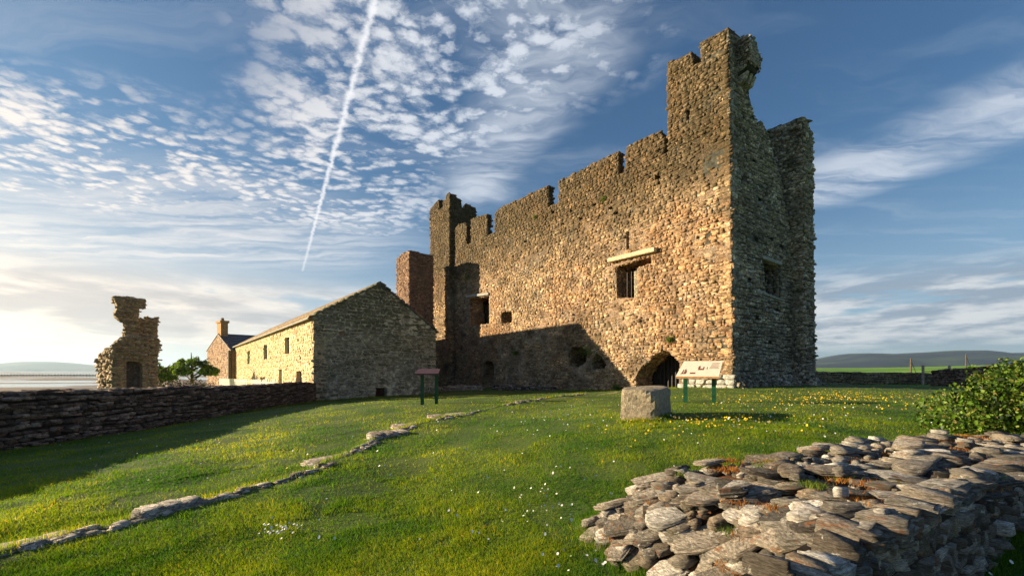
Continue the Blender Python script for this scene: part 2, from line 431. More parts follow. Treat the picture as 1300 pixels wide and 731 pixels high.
# ------------------------------------------------------------------ materials
def new_mat(name):
    m = bpy.data.materials.new(name); m.use_nodes = True; t = NT(m.node_tree)
    b = m.node_tree.nodes['Principled BSDF']; b.inputs['Roughness'].default_value = .9; b.inputs['Specular IOR Level'].default_value = .25
    return m, t, b
def pos(t): return t.n.new('ShaderNodeNewGeometry').outputs['Position']
def stone_mat(name, cols, stain=(.05, .04, .03), stain_amt=.5, lichen=(.62, .60, .52), lichen_amt=.12, moss=(.06, .08, .015), moss_amt=.15,
              top=None, scale=1.0, bump=.5, rust=None, gain=1.0, patch=None, strata=0, crack=7.0, contrast=1.0, mott=.0, mscale=.9, grey=(.20, .19, .17), grit=0):
    m, t, b = new_mat(name); p = pos(t)
    at = t.n.new('ShaderNodeAttribute'); at.attribute_name = 'tint'
    oi = t.n.new('ShaderNodeObjectInfo').outputs['Random']
    rr = t.m('FRACT', t.m('ADD', at.outputs['Fac'], oi))
    n = len(cols); col = t.ramp(rr, [(i/(n-1), tuple(c*gain for c in cols[i])) for i in range(n)])
    ps = t.vm('MULTIPLY', p, (1, 1, 1+strata)); f1 = t.noise(ps, 9*scale, 6, .65); f2 = t.noise(ps, 42*scale, 5, .7); big = t.noise(p, .33, 5, .6, .4)
    col = t.mix(.75, col, t.ramp(f1, [(.25, (.35, .35, .35)), (.5, (.95, .95, .95)), (.75, (1.5, 1.5, 1.5))]), 'MULTIPLY')
    col = t.mix(.6, col, t.ramp(f2, [(.3, (.35, .35, .35)), (.5, (1, 1, 1)), (.7, (1.5, 1.5, 1.5))]), 'MULTIPLY')
    ck = None
    if crack:
        wv = t.vm('ADD', t.vm('MULTIPLY', p, (1, 1, 2.2)), t.vm('SCALE', t.vm('SUBTRACT', t.noise(p, 6*scale, 4, .6, out='Color'), (.5, .5, .5)), .35/scale))
        ed = t.voro(wv, crack, 'DISTANCE_TO_EDGE'); cc = t.voro(wv, crack, 'F1', 'Color')
        ck = t.ss(ed, .0, .09)
        vv = t.vm('DOT_PRODUCT', cc, (.4, .3, .3))
        col = t.mix(.6*contrast, col, t.ramp(vv, [(.25, (.45, .45, .45)), (.5, (1, 1, 1)), (.75, (1.6, 1.55, 1.45))]), 'MULTIPLY')
        col = t.mix(t.m('MULTIPLY', t.m('SUBTRACT', 1, ck), .62*contrast, clamp=True), col, stain)  # darker crack lines, crevice shade put into the colour for contrast
    if mott:
        pm_ = t.vm('MULTIPLY', p, (1, 1, 1.3))
        m1 = t.noise(pm_, mscale, 9, .68, .5); m2 = t.noise(pm_, mscale*.55, 7, .66, .3)
        col = t.mix(t.m('MULTIPLY', t.ss(m2, .50, .64), mott*.55), col, t.mix(1.0, t.ramp(f1, [(.3, (.5, .5, .5)), (.7, (1.7, 1.7, 1.7))]), grey, 'MULTIPLY'))
        col = t.mix(mott, col, t.ramp(m1, [(.34, (.34, .31, .27)), (.46, (.85, .82, .78)), (.56, (1.1, 1.08, 1.04)), (.66, (1.75, 1.65, 1.55))]), 'MULTIPLY')
    if grit:
        col = t.mix(grit, col, t.ramp(t.noise(ps, 26, 8, .75), [(.36, (.18, .17, .16)), (.47, (.8, .8, .8)), (.56, (1.15, 1.15, 1.15)), (.64, (1.9, 1.9, 1.9))]), 'MULTIPLY')
    if patch:
        col = t.mix(t.m('MULTIPLY', t.ss(t.noise(p, patch[2], 4, .6, .5), .44, .62), patch[1]), col, t.mix(1.0, col, tuple(3.2*c for c in patch[0]), 'MULTIPLY'))
    col = t.mix(t.m('MULTIPLY', t.ss(big, .45, .72), stain_amt), col, stain)
    li = t.ss(t.noise(p, 5*scale, 6, .7, .3), .60, .70)
    col = t.mix(t.m('MULTIPLY', li, t.m('MULTIPLY', t.ss(f2, .35, .6), lichen_amt*3), clamp=True), col, lichen)
    if rust:
        col = t.mix(t.m('MULTIPLY', t.ss(t.noise(p, 4.3*scale, 5, .65), .57, .68), rust[1]), col, rust[0])
    mo = t.ss(t.noise(p, 1.6*scale, 6, .7, .2), .55, .68)
    col = t.mix(t.m('MULTIPLY', mo, moss_amt, clamp=True), col, moss)
    if top:   # weathered darker growth above a height, ragged lower limit
        sp = t.n.new('ShaderNodeSeparateXYZ'); t.put(sp.inputs[0], p)
        z = t.m('ADD', sp.outputs[2], t.m('MULTIPLY', t.m('SUBTRACT', t.noise(p, .5, 5, .65), .5), top[3]))
        col = t.mix(t.m('MULTIPLY', t.ss(z, top[0], top[1]), t.m('MULTIPLY', t.ss(f1, .25, .6), top[4])), col, top[2])
    t.put(b.inputs['Base Color'], col)
    bu = t.n.new('ShaderNodeBump'); bu.inputs['Strength'].default_value = bump; bu.inputs['Distance'].default_value = .05
    hh = t.m('ADD', t.m('MULTIPLY', f1, .7), t.m('MULTIPLY', f2, .35))
    if ck is not None: hh = t.m('ADD', hh, t.m('MULTIPLY', ck, .45))
    t.put(bu.inputs['Height'], hh)
    t.l.new(bu.outputs[0], b.inputs['Normal'])
    return m
def plain(name, col, rough=.8, noise_amt=.35, scale=6, metal=0, bump=.2, col2=None):
    m, t, b = new_mat(name); p = pos(t); f = t.noise(p, scale, 6, .65)
    c = t.mix(t.ss(f, .35, .68), tuple(x*(1-noise_amt) for x in col), col2 or tuple(min(1, x*(1+noise_amt)) for x in col))
    t.put(b.inputs['Base Color'], c); b.inputs['Roughness'].default_value = rough; b.inputs['Metallic'].default_value = metal
    bu = t.n.new('ShaderNodeBump'); bu.inputs['Strength'].default_value = bump; bu.inputs['Distance'].default_value = .02
    t.put(bu.inputs['Height'], f); t.l.new(bu.outputs[0], b.inputs['Normal'])
    return m
SAND = [(.40, .28, .17), (.25, .17, .10), (.55, .42, .27), (.15, .105, .07), (.46, .34, .21), (.32, .21, .13), (.68, .56, .40)]
GREY = [(.22, .20, .16), (.38, .35, .29), (.11, .105, .085), (.54, .51, .44), (.26, .23, .17), (.33, .27, .19)]
M_keepA = stone_mat('keep_rubble_warm', SAND, stain=(.09, .06, .035), stain_amt=.62, lichen=(.72, .58, .40), lichen_amt=.22, moss=(.09, .07, .02), moss_amt=.45,
                    top=(7.0, 12.0, (.05, .038, .016), 7, 1.0), patch=((.42, .295, .22), .45, .16), contrast=1.35, mott=.85)
M_keepB = stone_mat('keep_rubble_weathered', GREY, gain=1.45, stain=(.06, .06, .05), stain_amt=.45, lichen=(.62, .63, .60), lichen_amt=.4, moss=(.05, .07, .025), moss_amt=.55, bump=.8, contrast=1.35, mott=.8, mscale=.8, grey=(.30, .30, .29))
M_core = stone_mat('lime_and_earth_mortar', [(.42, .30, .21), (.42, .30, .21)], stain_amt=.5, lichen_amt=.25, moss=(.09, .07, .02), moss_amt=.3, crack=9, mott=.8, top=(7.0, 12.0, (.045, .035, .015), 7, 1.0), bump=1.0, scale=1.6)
M_coreB = plain('dark_mortar', (.055, .055, .045), .95, .5, 5, bump=.6)  # mortar much darker than on the long wall
M_dark = plain('interior_shade_tone', (.03, .027, .024), .95, .3, 3)  # near-black tone, the unlit interior put into the colour
M_gablecore = plain('grey_lime_pointing', (.42, .38, .28), .95, .6, 3, bump=.8)
M_gable = stone_mat('gable_rubble', [(.27, .25, .18), (.48, .43, .33), (.16, .15, .10), (.60, .54, .42), (.36, .30, .21)], stain=(.09, .10, .06), stain_amt=.6, lichen=(.7, .7, .62), lichen_amt=.35, moss=(.045, .065, .02), moss_amt=.5,
                    top=(1.6, 4.0, (.075, .085, .045), 3.5, .75), mott=.8, mscale=.6, grey=(.5, .48, .40))
M_farm = stone_mat('limewashed_rubble', [(.72, .55, .33), (.60, .40, .21), (.80, .66, .44), (.50, .30, .16), (.76, .60, .38)], stain=(.50, .30, .16), stain_amt=.4, lichen=(.85, .75, .55), lichen_amt=.15, moss_amt=.0, bump=.35)
M_farmcore = plain('limewash_mortar', (.70, .55, .34), .95, .25, 5)
M_barn = stone_mat('pink_rubble', [(.46, .28, .20), (.56, .36, .25), (.36, .22, .16), (.60, .42, .30)], stain_amt=.3, moss_amt=.0, bump=.3)
M_wall = stone_mat('dry_slate_wall', [(.14, .095, .075), (.25, .175, .135), (.075, .052, .043), (.42, .32, .26), (.17, .12, .09)], stain=(.03, .022, .02), stain_amt=.5, lichen=(.5, .47, .42), lichen_amt=.18, moss_amt=.15, bump=.6)
M_wallcore = plain('wall_packing_earth', (.03, .022, .018), .95, .5, 6, bump=.6)
M_ruin = stone_mat('ruined_house_rubble', [(.30, .22, .13), (.42, .31, .19), (.20, .15, .09), (.52, .40, .27)], stain=(.08, .06, .03), moss=(.14, .14, .03), moss_amt=.3)
M_slate = stone_mat('split_slate', [(.15, .13, .11), (.38, .34, .29), (.07, .065, .06), (.74, .69, .62), (.19, .16, .135), (.50, .43, .35), (.09, .08, .07), (.30, .24, .18), (.84, .80, .74)], stain=(.035, .028, .022), stain_amt=.4,
                    lichen=(.80, .78, .72), lichen_amt=.5, moss=(.10, .09, .025), moss_amt=.4, rust=((.30, .12, .045), .7), scale=2.2, bump=1.0, strata=5, crack=0, contrast=1, grit=.85)
M_kerb = stone_mat('sunken_wall_stone', [(.50, .41, .33), (.62, .53, .44), (.34, .27, .21), (.70, .62, .53)], stain_amt=.2, lichen_amt=.3, moss_amt=.2, scale=2, bump=.7)
M_block = stone_mat('hewn_block_stone', grit=.5, contrast=1.2, crack=0, cols=[(.36, .30, .22), (.36, .30, .22)], stain=(.14, .115, .07), stain_amt=.5, lichen=(.58, .52, .42), lichen_amt=.4, moss=(.16, .14, .06), moss_amt=.35, scale=1.8, bump=1.0)
M_lintel = plain('pale_sandstone', (.55, .42, .27), .9, .35, 8, bump=.5)
M_lintelB = plain('grey_lintel_stone', (.32, .32, .29), .9, .35, 8, bump=.5)
M_iron = plain('black_painted_iron', (.022, .021, .024), .55, .3, 8, .3)
M_red = plain('red_boarding', (.07, .025, .02), .8, .4, 8)
M_green = plain('dark_green_paint', (.012, .075, .035), .5, .3, 14)
M_panel = plain('printed_panel', (.80, .70, .56), .45, .06, 10)
M_panel2 = plain('maroon_panel_back', (.10, .045, .05), .5, .2, 10)
M_frame = plain('orange_wood_trim', (.50, .25, .09), .6, .25, 12)
M_ink = plain('brown_print', (.20, .08, .05), .6, .1, 10)
M_slates = plain('roof_slate', (.115, .10, .10), .55, .4, 3, bump=.5)
M_slates2 = stone_mat('lichened_roof_slate', [(.34, .24, .15), (.24, .17, .11), (.44, .32, .20), (.18, .13, .10)], crack=3.2, bump=.8, lichen_amt=.3)
M_white = plain('white_paint', (.78, .76, .70), .6, .08, 8)
M_wood = plain('weathered_wood', (.10, .075, .055), .85, .4, 10)
M_brick = plain('chimney_render', (.42, .22, .10), .9, .35, 5)
M_bark = plain('bark', (.09, .065, .04), .95, .4, 10, bump=.6)

def leaf_mat(name, cols, trans=.35, rough=.55):
    m, t, b = new_mat(name)
    at = t.n.new('ShaderNodeAttribute'); at.attribute_name = 'tint'
    n = len(cols); col = t.ramp(at.outputs['Fac'], [(i/(n-1), c) for i, c in enumerate(cols)])
    col = t.mix(.5, col, t.ramp(t.noise(pos(t), 1.4, 4, .6), [(.3, (.6, .6, .6)), (.7, (1.4, 1.4, 1.3))]), 'MULTIPLY')
    t.put(b.inputs['Base Color'], col); b.inputs['Roughness'].default_value = rough
    tr = t.n.new('ShaderNodeBsdfTranslucent'); t.put(tr.inputs[0], t.mix(1, col, (1.3, 1.35, .7), 'MULTIPLY'))
    mxs = t.n.new('ShaderNodeMixShader'); mxs.inputs[0].default_value = trans
    t.l.new(b.outputs[0], mxs.inputs[1]); t.l.new(tr.outputs[0], mxs.inputs[2])
    out = [q for q in t.n if q.type == 'OUTPUT_MATERIAL'][0]; t.l.new(mxs.outputs[0], out.inputs[0])
    return m
def grass_mat():
    m, t, b = new_mat('lawn_grass'); p = pos(t)
    at = t.n.new('ShaderNodeAttribute'); at.attribute_name = 'tint'
    c = t.ramp(at.outputs['Fac'], [(0, (.045, .135, .006)), (.4, (.12, .25, .010)), (.75, (.24, .34, .018)), (1, (.42, .38, .08))])
    pa = t.ss(t.noise(p, .55, 5, .62, .3), .36, .66)
    c = t.mix(1, c, t.mix(pa, (.34, .55, .5), (1.5, 1.12, .9)), 'MULTIPLY')
    t.put(b.inputs['Base Color'], c); b.inputs['Roughness'].default_value = .6
    tr = t.n.new('ShaderNodeBsdfTranslucent'); t.put(tr.inputs[0], t.mix(1, c, (1.7, 1.5, .7), 'MULTIPLY'))
    ms = t.n.new('ShaderNodeMixShader'); ms.inputs[0].default_value = .5
    t.l.new(b.outputs[0], ms.inputs[1]); t.l.new(tr.outputs[0], ms.inputs[2])
    out = [q for q in t.n if q.type == 'OUTPUT_MATERIAL'][0]; t.l.new(ms.outputs[0], out.inputs[0])
    return m
M_grass = grass_mat()
M_leaf = leaf_mat('broad_green_leaf', [(.010, .020, .005), (.022, .05, .007), (.06, .125, .010), (.14, .23, .02), (.16, .13, .04)], .28, .5)
M_tree = leaf_mat('tree_leaf', [(.03, .06, .01), (.10, .17, .015), (.22, .30, .03)], .4)
M_hedge = leaf_mat('hedge_leaf', [(.02, .018, .008), (.05, .04, .012), (.09, .075, .02)], .2)
M_dry = leaf_mat('rusty_dry_growth', [(.16, .05, .015), (.34, .13, .03), (.45, .24, .07)], .3, .8)
M_tuft = leaf_mat('wall_weed', [(.04, .08, .01), (.10, .16, .02), (.20, .22, .03)], .35, .7)
M_daisy = plain('daisy_petals', (.80, .80, .76), .6, .05)
M_butter = plain('buttercup_petals', (.80, .52, .02), .5, .1)

def ground_mat():
    m, t, b = new_mat('turf_and_fields'); p = pos(t)
    sp = t.n.new('ShaderNodeSeparateXYZ'); t.put(sp.inputs[0], p)
    dist = t.vm('LENGTH', p)
    pa = t.ss(t.noise(p, .55, 5, .62, .3), .36, .66)
    f = t.noise(p, 30, 5, .7)
    near = t.mix(pa, (.035, .065, .010), (.10, .12, .02))
    near = t.mix(t.ss(f, .4, .65), near, (.08, .14, .012))
    near = t.mix(t.m('MULTIPLY', t.ss(t.noise(p, 1.1, 4, .6), .64, .74), .7), near, (.13, .085, .05))
    fp = t.n.new('ShaderNodeMapping'); fp.inputs['Rotation'].default_value = (0, 0, .5); fp.inputs['Scale'].default_value = (1, .45, 1); t.put(fp.inputs[0], p)
    cell = t.voro(fp.outputs[0], .012, 'F1', 'Color')
    fields = t.ramp(t.vm('DOT_PRODUCT', cell, (.5, .3, .2)), [(.2, (.10, .22, .02)), (.5, (.17, .32, .03)), (.8, (.24, .34, .05))])
    far = t.mix(t.ss(dist, 34, 60), near, fields)
    mud = t.mix(t.ss(t.noise(t.vm('MULTIPLY', p, (1, 3.5, 1)), .02, 4, .6), .4, .6), (.20, .135, .115), (.10, .075, .07))
    col = t.mix(t.m('SUBTRACT', 1, t.ss(sp.outputs[2], -7.6, -6.2)), far, mud)
    t.put(b.inputs['Base Color'], col)
    bu = t.n.new('ShaderNodeBump'); bu.inputs['Strength'].default_value = .4; bu.inputs['Distance'].default_value = .03
    t.put(bu.inputs['Height'], f); t.l.new(bu.outputs[0], b.inputs['Normal'])
    return m
M_ground = ground_mat()
def hill_mat(name, c1, c2, sc):
    m, t, b = new_mat(name); p = pos(t)
    fp = t.n.new('ShaderNodeMapping'); fp.inputs['Scale'].default_value = (1, 1, 4); t.put(fp.inputs[0], p)
    c = t.voro(fp.outputs[0], sc, 'F1', 'Color'); v = t.vm('DOT_PRODUCT', c, (.4, .3, .3))
    col = t.ramp(v, [(.2, c1), (.55, tuple((a+b_)/2 for a, b_ in zip(c1, c2))), (.8, c2)])
    col = t.mix(t.ss(t.noise(p, sc*.7, 5, .6), .4, .62), col, c1)
    t.put(b.inputs['Base Color'], col); return m
M_hill = hill_mat('moor_and_pasture', (.008, .014, .028), (.07, .11, .04), .004)
M_hill2 = hill_mat('far_headland', (.05, .055, .05), (.09, .085, .06), .004)

# ------------------------------------------------------------------ ground, sea, hills
n = 420
ax = np.linspace(-1, 1, n); gx = np.sinh(ax*8.6)/np.sinh(8.6)*9000
ay = np.linspace(-.72, 1, n); gy = np.sinh(ay*8.6)/np.sinh(8.6)*9000+5
# finer middle
gx = gx+ax*14*np.exp(-(gx/60)**2); gy = gy+ay*16*np.exp(-(gy/70)**2)
X, Y = np.meshgrid(gx, gy); Zg = ground(X.ravel(), Y.ravel())
idx = np.arange(n*n).reshape(n, n)
fq = np.stack([idx[:-1, :-1].ravel(), idx[:-1, 1:].ravel(), idx[1:, 1:].ravel(), idx[1:, :-1].ravel()], 1)
mk('ground', np.c_[X.ravel(), Y.ravel(), Zg], fq, M_ground, kind='structure', smooth=True)
m, t, b = new_mat('sea_water'); b.inputs['Roughness'].default_value = .12; b.inputs['IOR'].default_value = 1.33
t.put(b.inputs['Base Color'], (.05, .07, .09)); b.inputs['Specular IOR Level'].default_value = .5
bu = t.n.new('ShaderNodeBump'); bu.inputs['Strength'].default_value = .25; bu.inputs['Distance'].default_value = .1
t.put(bu.inputs['Height'], t.noise(pos(t), 1.2, 4, .6)); t.l.new(bu.outputs[0], b.inputs['Normal'])
mk('sea', [(-9000, 70, -8.0), (3000, 70, -8.0), (3000, 9000, -8.0), (-9000, 9000, -8.0)], [[0, 1, 2, 3]], m, kind='structure')
def hills(name, prof, D, depth, mat, seed, low):
    """ridge whose skyline follows prof (photo column, row) at distance D"""
    xs = np.linspace(prof[0][0], prof[-1][0], 160); ys = np.interp(xs, [p[0] for p in prof], [p[1] for p in prof])
    rows = 26; v = []
    for j in range(rows):
        s = j/(rows-1); dd = D-depth+2*depth*s; q = math.sin(math.pi*s)**.8
        for i, px in enumerate(xs):
            rx = (px-HX)/F*D; ridge = (HY-ys[i])/F*D
            nz = float(fbm(np.array(i*.11), np.array(j*.35), seed))-.5
            v.append((rx*(dd/D)**.6, dd+nz*depth*.2, low+(ridge-low)*q*(1+nz*.35*(1-q))))
    f = [[j*160+i, j*160+i+1, (j+1)*160+i+1, (j+1)*160+i] for j in range(rows-1) for i in range(159)]
    mk(name, v, f, mat, kind='structure', smooth=True)
hills('hills', [(900, 468), (1000, 460), (1037, 456), (1060, 450), (1090, 449), (1120, 450), (1160, 448), (1190, 446), (1225, 446), (1260, 449), (1300, 448), (1400, 445), (1600, 452), (2100, 466)], 3600, 1500, M_hill, 3, -20)
hills('headland', [(-900, 468), (-300, 463), (-80, 461), (0, 462), (30, 459), (72, 459), (95, 461), (125, 464), (200, 467), (330, 470)], 5200, 900, M_hill2, 8, -14)

# ------------------------------------------------------------------ the keep
LEAN = .013
def uvA(px, py, off=0.0):
    """photo position -> (along, height) on the long face; off moves the plane outward"""
    px = px+LEAN*(492-py)
    ox, oy = CX-V[0]*off, CY-V[1]*off; r = (px-HX)/F
    t_ = (ox-r*oy)/(r*U[1]-U[0]); D = oy+U[1]*t_
    return (t_, (HY-py)/F*D)
def uvB(px, py, off=0.0):
    px = px+LEAN*(492-py)
    ox, oy = CX-U[0]*off, CY-U[1]*off; r = (px-HX)/F
    s_ = (r*oy-ox)/(V[0]-r*V[1]); D = oy+V[1]*s_
    return (s_, (HY-py)/F*D)
Z0 = -.95
def lean_p(p): return np.array((p[0]-LEAN*(p[2]-Z0), p[1], p[2]))
def lean_M(M):
    M = M.copy(); M[0, 3] -= LEAN*(M[2, 3]-Z0); return M
NA = -V; NB = -U
keep = empty('castle_keep', 'tall ruined stone keep with notched parapet and corner turret above the lawn', 'castle', (CX+2, CY+8, -1.2))
def jit(loop, amt=.06, step=.6):
    """roughen an outline"""
    o = []
    for i, (a, z) in enumerate(loop):
        b, y = loop[(i+1) % len(loop)]; L = math.hypot(b-a, y-z); k = max(1, int(L/step)); o.append((a, z))
        for j in range(1, k):
            s = j/k; o.append((a+(b-a)*s+rnd.uniform(-amt, amt)*.5, z+(y-z)*s+rnd.uniform(-amt, amt)))
    return o
WW = 12.45
sA = []; sB = []
tl, _ = uvA(577, 400); tl -= .0
# holes on the long face
def hA(*p): return [uvA(*q) for q in p]
win_main = hA((782, 338), (827, 324), (827, 334), (809, 341), (809, 378), (783, 379))
win_left = hA((596, 379), (621, 375), (621, 411), (597, 414))
hole_s = hA((636, 396), (650, 394), (650, 410), (636, 411))
door_low = hA((613, 480), (613, 461), (618, 457), (624, 458), (627, 463), (627, 479))
slit = hA((795, 293), (799, 292), (799, 316), (795, 317))
arch = hA((806, 499), (807, 478), (813, 465), (824, 455), (838, 447), (850, 446), (858, 452), (862, 462), (862, 499))
arch = [p if p[1] < -.9 else (p[0]+rnd.uniform(-.10, .10), p[1]+rnd.uniform(-.08, .12)) for p in [q for i in range(len(arch)) for q in (arch[i], tuple((np.array(arch[i])+np.array(arch[(i+1) % len(arch)]))/2))]]
cav1 = hA((722, 466), (721, 448), (726, 440), (738, 440), (746, 446), (744, 460), (734, 467))
cav2 = hA((752, 470), (750, 460), (756, 447), (764, 452), (770, 463), (766, 469))
put = [hA((x, y), (x+w, y-1), (x+w, y+h-1), (x, y+h)) for x, y, w, h in [(831, 222, 9, 7), (700, 268, 4, 4), (723, 266, 4, 4), (752, 258, 5, 5), (772, 262, 6, 6), (735, 275, 5, 5), (712, 283, 4, 4),
      (871, 140, 5, 13), (905, 474, 5, 5), (640, 330, 3, 3), (780, 268, 5, 6), (687, 337, 3, 4), (884, 300, 4, 4), (858, 370, 4, 4), (665, 305, 4, 4), (745, 380, 3, 3), (900, 420, 4, 4)]]
put_low = [p for p in put if max(q[1] for q in p) < WW-.1]
put_high = [p for p in put if max(q[1] for q in p) >= WW-.1]
tB = uvA(848, 170)[0]
mainA = [(0, -2.6), (0, WW-.02)]+[(tB*0+x, WW-.135+rnd.uniform(-.03, .0)) for x in np.arange(.8, tl-2.6, .7)]
sl = uvA(598, 290)[0]
mainA += [(tl, WW-.05), (tl, -2.6)]
HO = [win_main, win_left, hole_s, door_low, slit, arch, cav1, cav2]+put_low
O_A = (CX, CY, 0)
def slabA(name, outline, holes, T, off=0, mat=M_core, hh=(.045, .23), ww=(.10, .52)):
    O = (CX-V[0]*off, CY-V[1]*off, 0)
    v, f = wall_slab(O, U, NA, outline, holes, T, post=lean_p)
    o = mk(name, v, f, mat, keep)
    masonry(sA, O, U, NA, outline, holes, hh=hh, ww=ww, dep=(.012, .065), post=lean_M, bare=.62)
    edge_stones(sA, O, U, NA, outline, T, post=lean_M, minlen=.3, dep=(.03, .09), skip0=True)
    for h in holes: edge_stones(sA, O, U, NA, h, min(T, 1.4), inward=True, post=lean_M, minlen=.25)
    return o
slabA('long_wall', mainA, HO, 1.6)
# merlons
def merlon(pts_, T=.38):
    base_ = [(uvA(x, 300)[0], WW-.13) for x in (pts_[0][0], pts_[-1][0])]
    top_ = [uvA(*p) for p in pts_]
    outl = [base_[0]]+top_+[base_[1]]
    slabA('merlon', jit(outl, .05, .5), [], T)
merlon([(598, 279), (618, 272)])
merlon([(578, 290), (582, 285), (590, 283), (592, 288)])
merlon([(628, 271), (634, 265), (696, 236)])
merlon([(710, 230), (785, 193)])
merlon([(796, 187), (820, 175), (837, 168), (843, 176)])
# corner turret on the long face
tw = uvA(848, 120)[0]
tur = [(0, WW-.13), (0, uvA(922, 37)[1]), uvA(907, 46), uvA(889, 55), uvA(891, 79), uvA(880, 85), uvA(877, 67), uvA(862, 75), uvA(847.5, 81), (tw, WW-.13)]
slabA('turret_wall', jit(tur, .05, .5), put_high, 1.1)
# right face
def hB(*p): return [uvB(*q) for q in p]
SBW = uvB(1006, 470)[0]
winB = hB((969, 329), (989, 337), (990, 379), (971, 371))
mainB = [(0.01, -2.2), (0.01, uvB(927, 44)[1]), uvB(935, 46), uvB(944, 60), uvB(946, 90), uvB(949, 114), uvB(954, 135), uvB(958, 152), uvB(962, 162), uvB(967, 154), uvB(972, 166), uvB(976, 176), uvB(984, 205), uvB(996, 250), uvB(1003, 300), (SBW, uvB(1004, 330)[1]), (SBW, -2.2)]
O_B = (CX, CY, 0)
hb2 = [hB((x, y), (x+4, y+2), (x+4, y+7), (x, y+5)) for x, y in [(944, 225), (938, 255), (958, 300), (963, 250), (949, 350), (977, 300), (985, 390), (960, 400), (944, 420), (975, 430), (990, 310), (955, 200)]]
ob = jit(mainB, .05, .7)
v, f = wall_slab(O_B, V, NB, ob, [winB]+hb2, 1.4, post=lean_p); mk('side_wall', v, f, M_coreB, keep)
masonry(sB, O_B, V, NB, ob, [winB]+hb2, hh=(.05, .17), ww=(.10, .44), dep=(.015, .075), post=lean_M)
edge_stones(sB, O_B, V, NB, ob, 1.4, post=lean_M, skip0=True)
qa = []; qb = []; z = -.3; k = 0     # dressed quoins up the near corner
while z < 16.4:
    h = rnd.uniform(.2, .34); la = (.55, .3)[k % 2]*rnd.uniform(.8, 1.2); lb = (.28, .5)[k % 2]*rnd.uniform(.8, 1.2); k += 1
    qa.append((rnd.randrange(18), lean_M(place((CX+U[0]*la/2, CY+U[1]*la/2, z+h/2), (*U, 0), (0, 0, 1), (*NA, 0), la*1.04, h*.96, rnd.uniform(.05, .085))), .1))
    qb.append((rnd.randrange(18), lean_M(place((CX+V[0]*lb/2, CY+V[1]*lb/2, z+h/2), (*V, 0), (0, 0, 1), (*NB, 0), lb*1.04, h*.96, rnd.uniform(.05, .085))), .1))
    z += h
sA += qa; sB += qb
edge_stones(sB, O_B, V, NB, winB, 1.2, inward=True, post=lean_M)
# remaining sides of the keep (turret back, far sides, added roof slab)
def P2(a, s_, z, up=True): return lean_p((CX+U[0]*a+V[0]*s_, CY+U[1]*a+V[1]*s_, z))
LA = tl; DB = 9.2
bk = B()
bk.hexa([P2(1.62, 1.62, 12.0), P2(LA, 1.62, 12.0), P2(LA, DB, 12.0), P2(1.62, DB, 12.0)], [P2(1.62, 1.62, 12.3), P2(LA, 1.62, 12.3), P2(LA, DB, 12.3), P2(1.62, DB, 12.3)])
bk.mk('interior_shade_roof', M_core, keep)  # unseen roof slab, added to keep the inside dark
bk = B(); bk.hexa([P2(0, DB-1.2, -3), P2(LA, DB-1.2, -3), P2(LA, DB, -3), P2(0, DB, -3)], [P2(0, DB-1.2, 11.9), P2(LA, DB-1.2, 11.9), P2(LA, DB, 11.9), P2(0, DB, 11.9)])
bk.hexa([P2(LA-1.5, 0.05, -3), P2(LA, 0.05, -3), P2(LA, DB-1.25, -3), P2(LA-1.5, DB-1.25, -3)], [P2(LA-1.5, .05, 11.9), P2(LA, .05, 11.9), P2(LA, DB-1.25, 11.9), P2(LA-1.5, DB-1.25, 11.9)])
bk.mk('rear_wall', M_core, keep)
bk = B(); bk.hexa([P2(1.61, SBW-.05, -3), P2(1.8, SBW-.05, -3), P2(1.8, DB, -3), P2(1.61, DB, -3)], [P2(1.61, SBW-.05, 11.9), P2(1.8, SBW-.05, 11.9), P2(1.8, DB, 11.9), P2(1.61, DB, 11.9)]); bk.mk('inner_wall', M_coreB, keep)
bk = B(); bk.hexa([P2(2.2, 2.2, -3), P2(2.6, 2.2, -3), P2(2.6, 7, -3), P2(2.2, 7, -3)], [P2(2.2, 2.2, 11.9), P2(2.6, 2.2, 11.9), P2(2.6, 7, 11.9), P2(2.2, 7, 11.9)])
# turret rear and inner walls: rugged three-sided cap house
def quadwall(out, a0, s0, a1, s1, z0, z1, T, name, mat, nrm, topjag=.12):
    p0 = np.array((CX+U[0]*a0+V[0]*s0, CY+U[1]*a0+V[1]*s0, 0)); p1 = np.array((CX+U[0]*a1+V[0]*s1, CY+U[1]*a1+V[1]*s1, 0))
    d = p1-p0; L = np.linalg.norm(d); d = d/L
    zt = [z1]*2 if not isinstance(z1, (list, tuple)) else z1
    outl = [(0, z0), (0, zt[0])]+[(L*k/6, zt[0]+(zt[1]-zt[0])*k/6+rnd.uniform(-topjag, topjag)) for k in range(1, 6)]+[(L, zt[1]), (L, z0)]
    v, f = wall_slab(p0, d, nrm, outl, [], T, post=lean_p); mk(name, v, f, mat, keep)
    masonry(out, p0, d, np.array((*nrm, 0.)), outl, [], post=lean_M, dep=(.03, .1)); edge_stones(out, p0, d[:2], nrm, outl, T, post=lean_M)
bt = uvB(949, 114)
quadwall(sB, tw, 1.12, tw, 2.6, 12.3, [15.4, 14.6], .8, 'turret_inner_wall', M_core, U)
quadwall(sB, tw-.8, 1.9, 1.45, 2.6, 12.3, [14.8, 14.2], .6, 'turret_rear_wall', M_core, V)
quadwall(sB, 2.4, 2.65, 2.4, SBW+.9, 12.0, [15.4, 15.0], .6, 'wing_shade_wall', M_core, U)  # added wall, hidden behind the keep, that shades the stair wing
bk = B(); bk.hexa([P2(1.405, 1.0, -2.5), P2(1.6, 1.0, -2.5), P2(1.6, 6.0, -2.5), P2(1.405, 6.0, -2.5)], [P2(1.405, 1.0, 9), P2(1.6, 1.0, 9), P2(1.6, 6.0, 9), P2(1.405, 6.0, 9)]); bk.mk('window_dark_panel', M_dark, keep)  # added dark panel that paints the shade inside the window
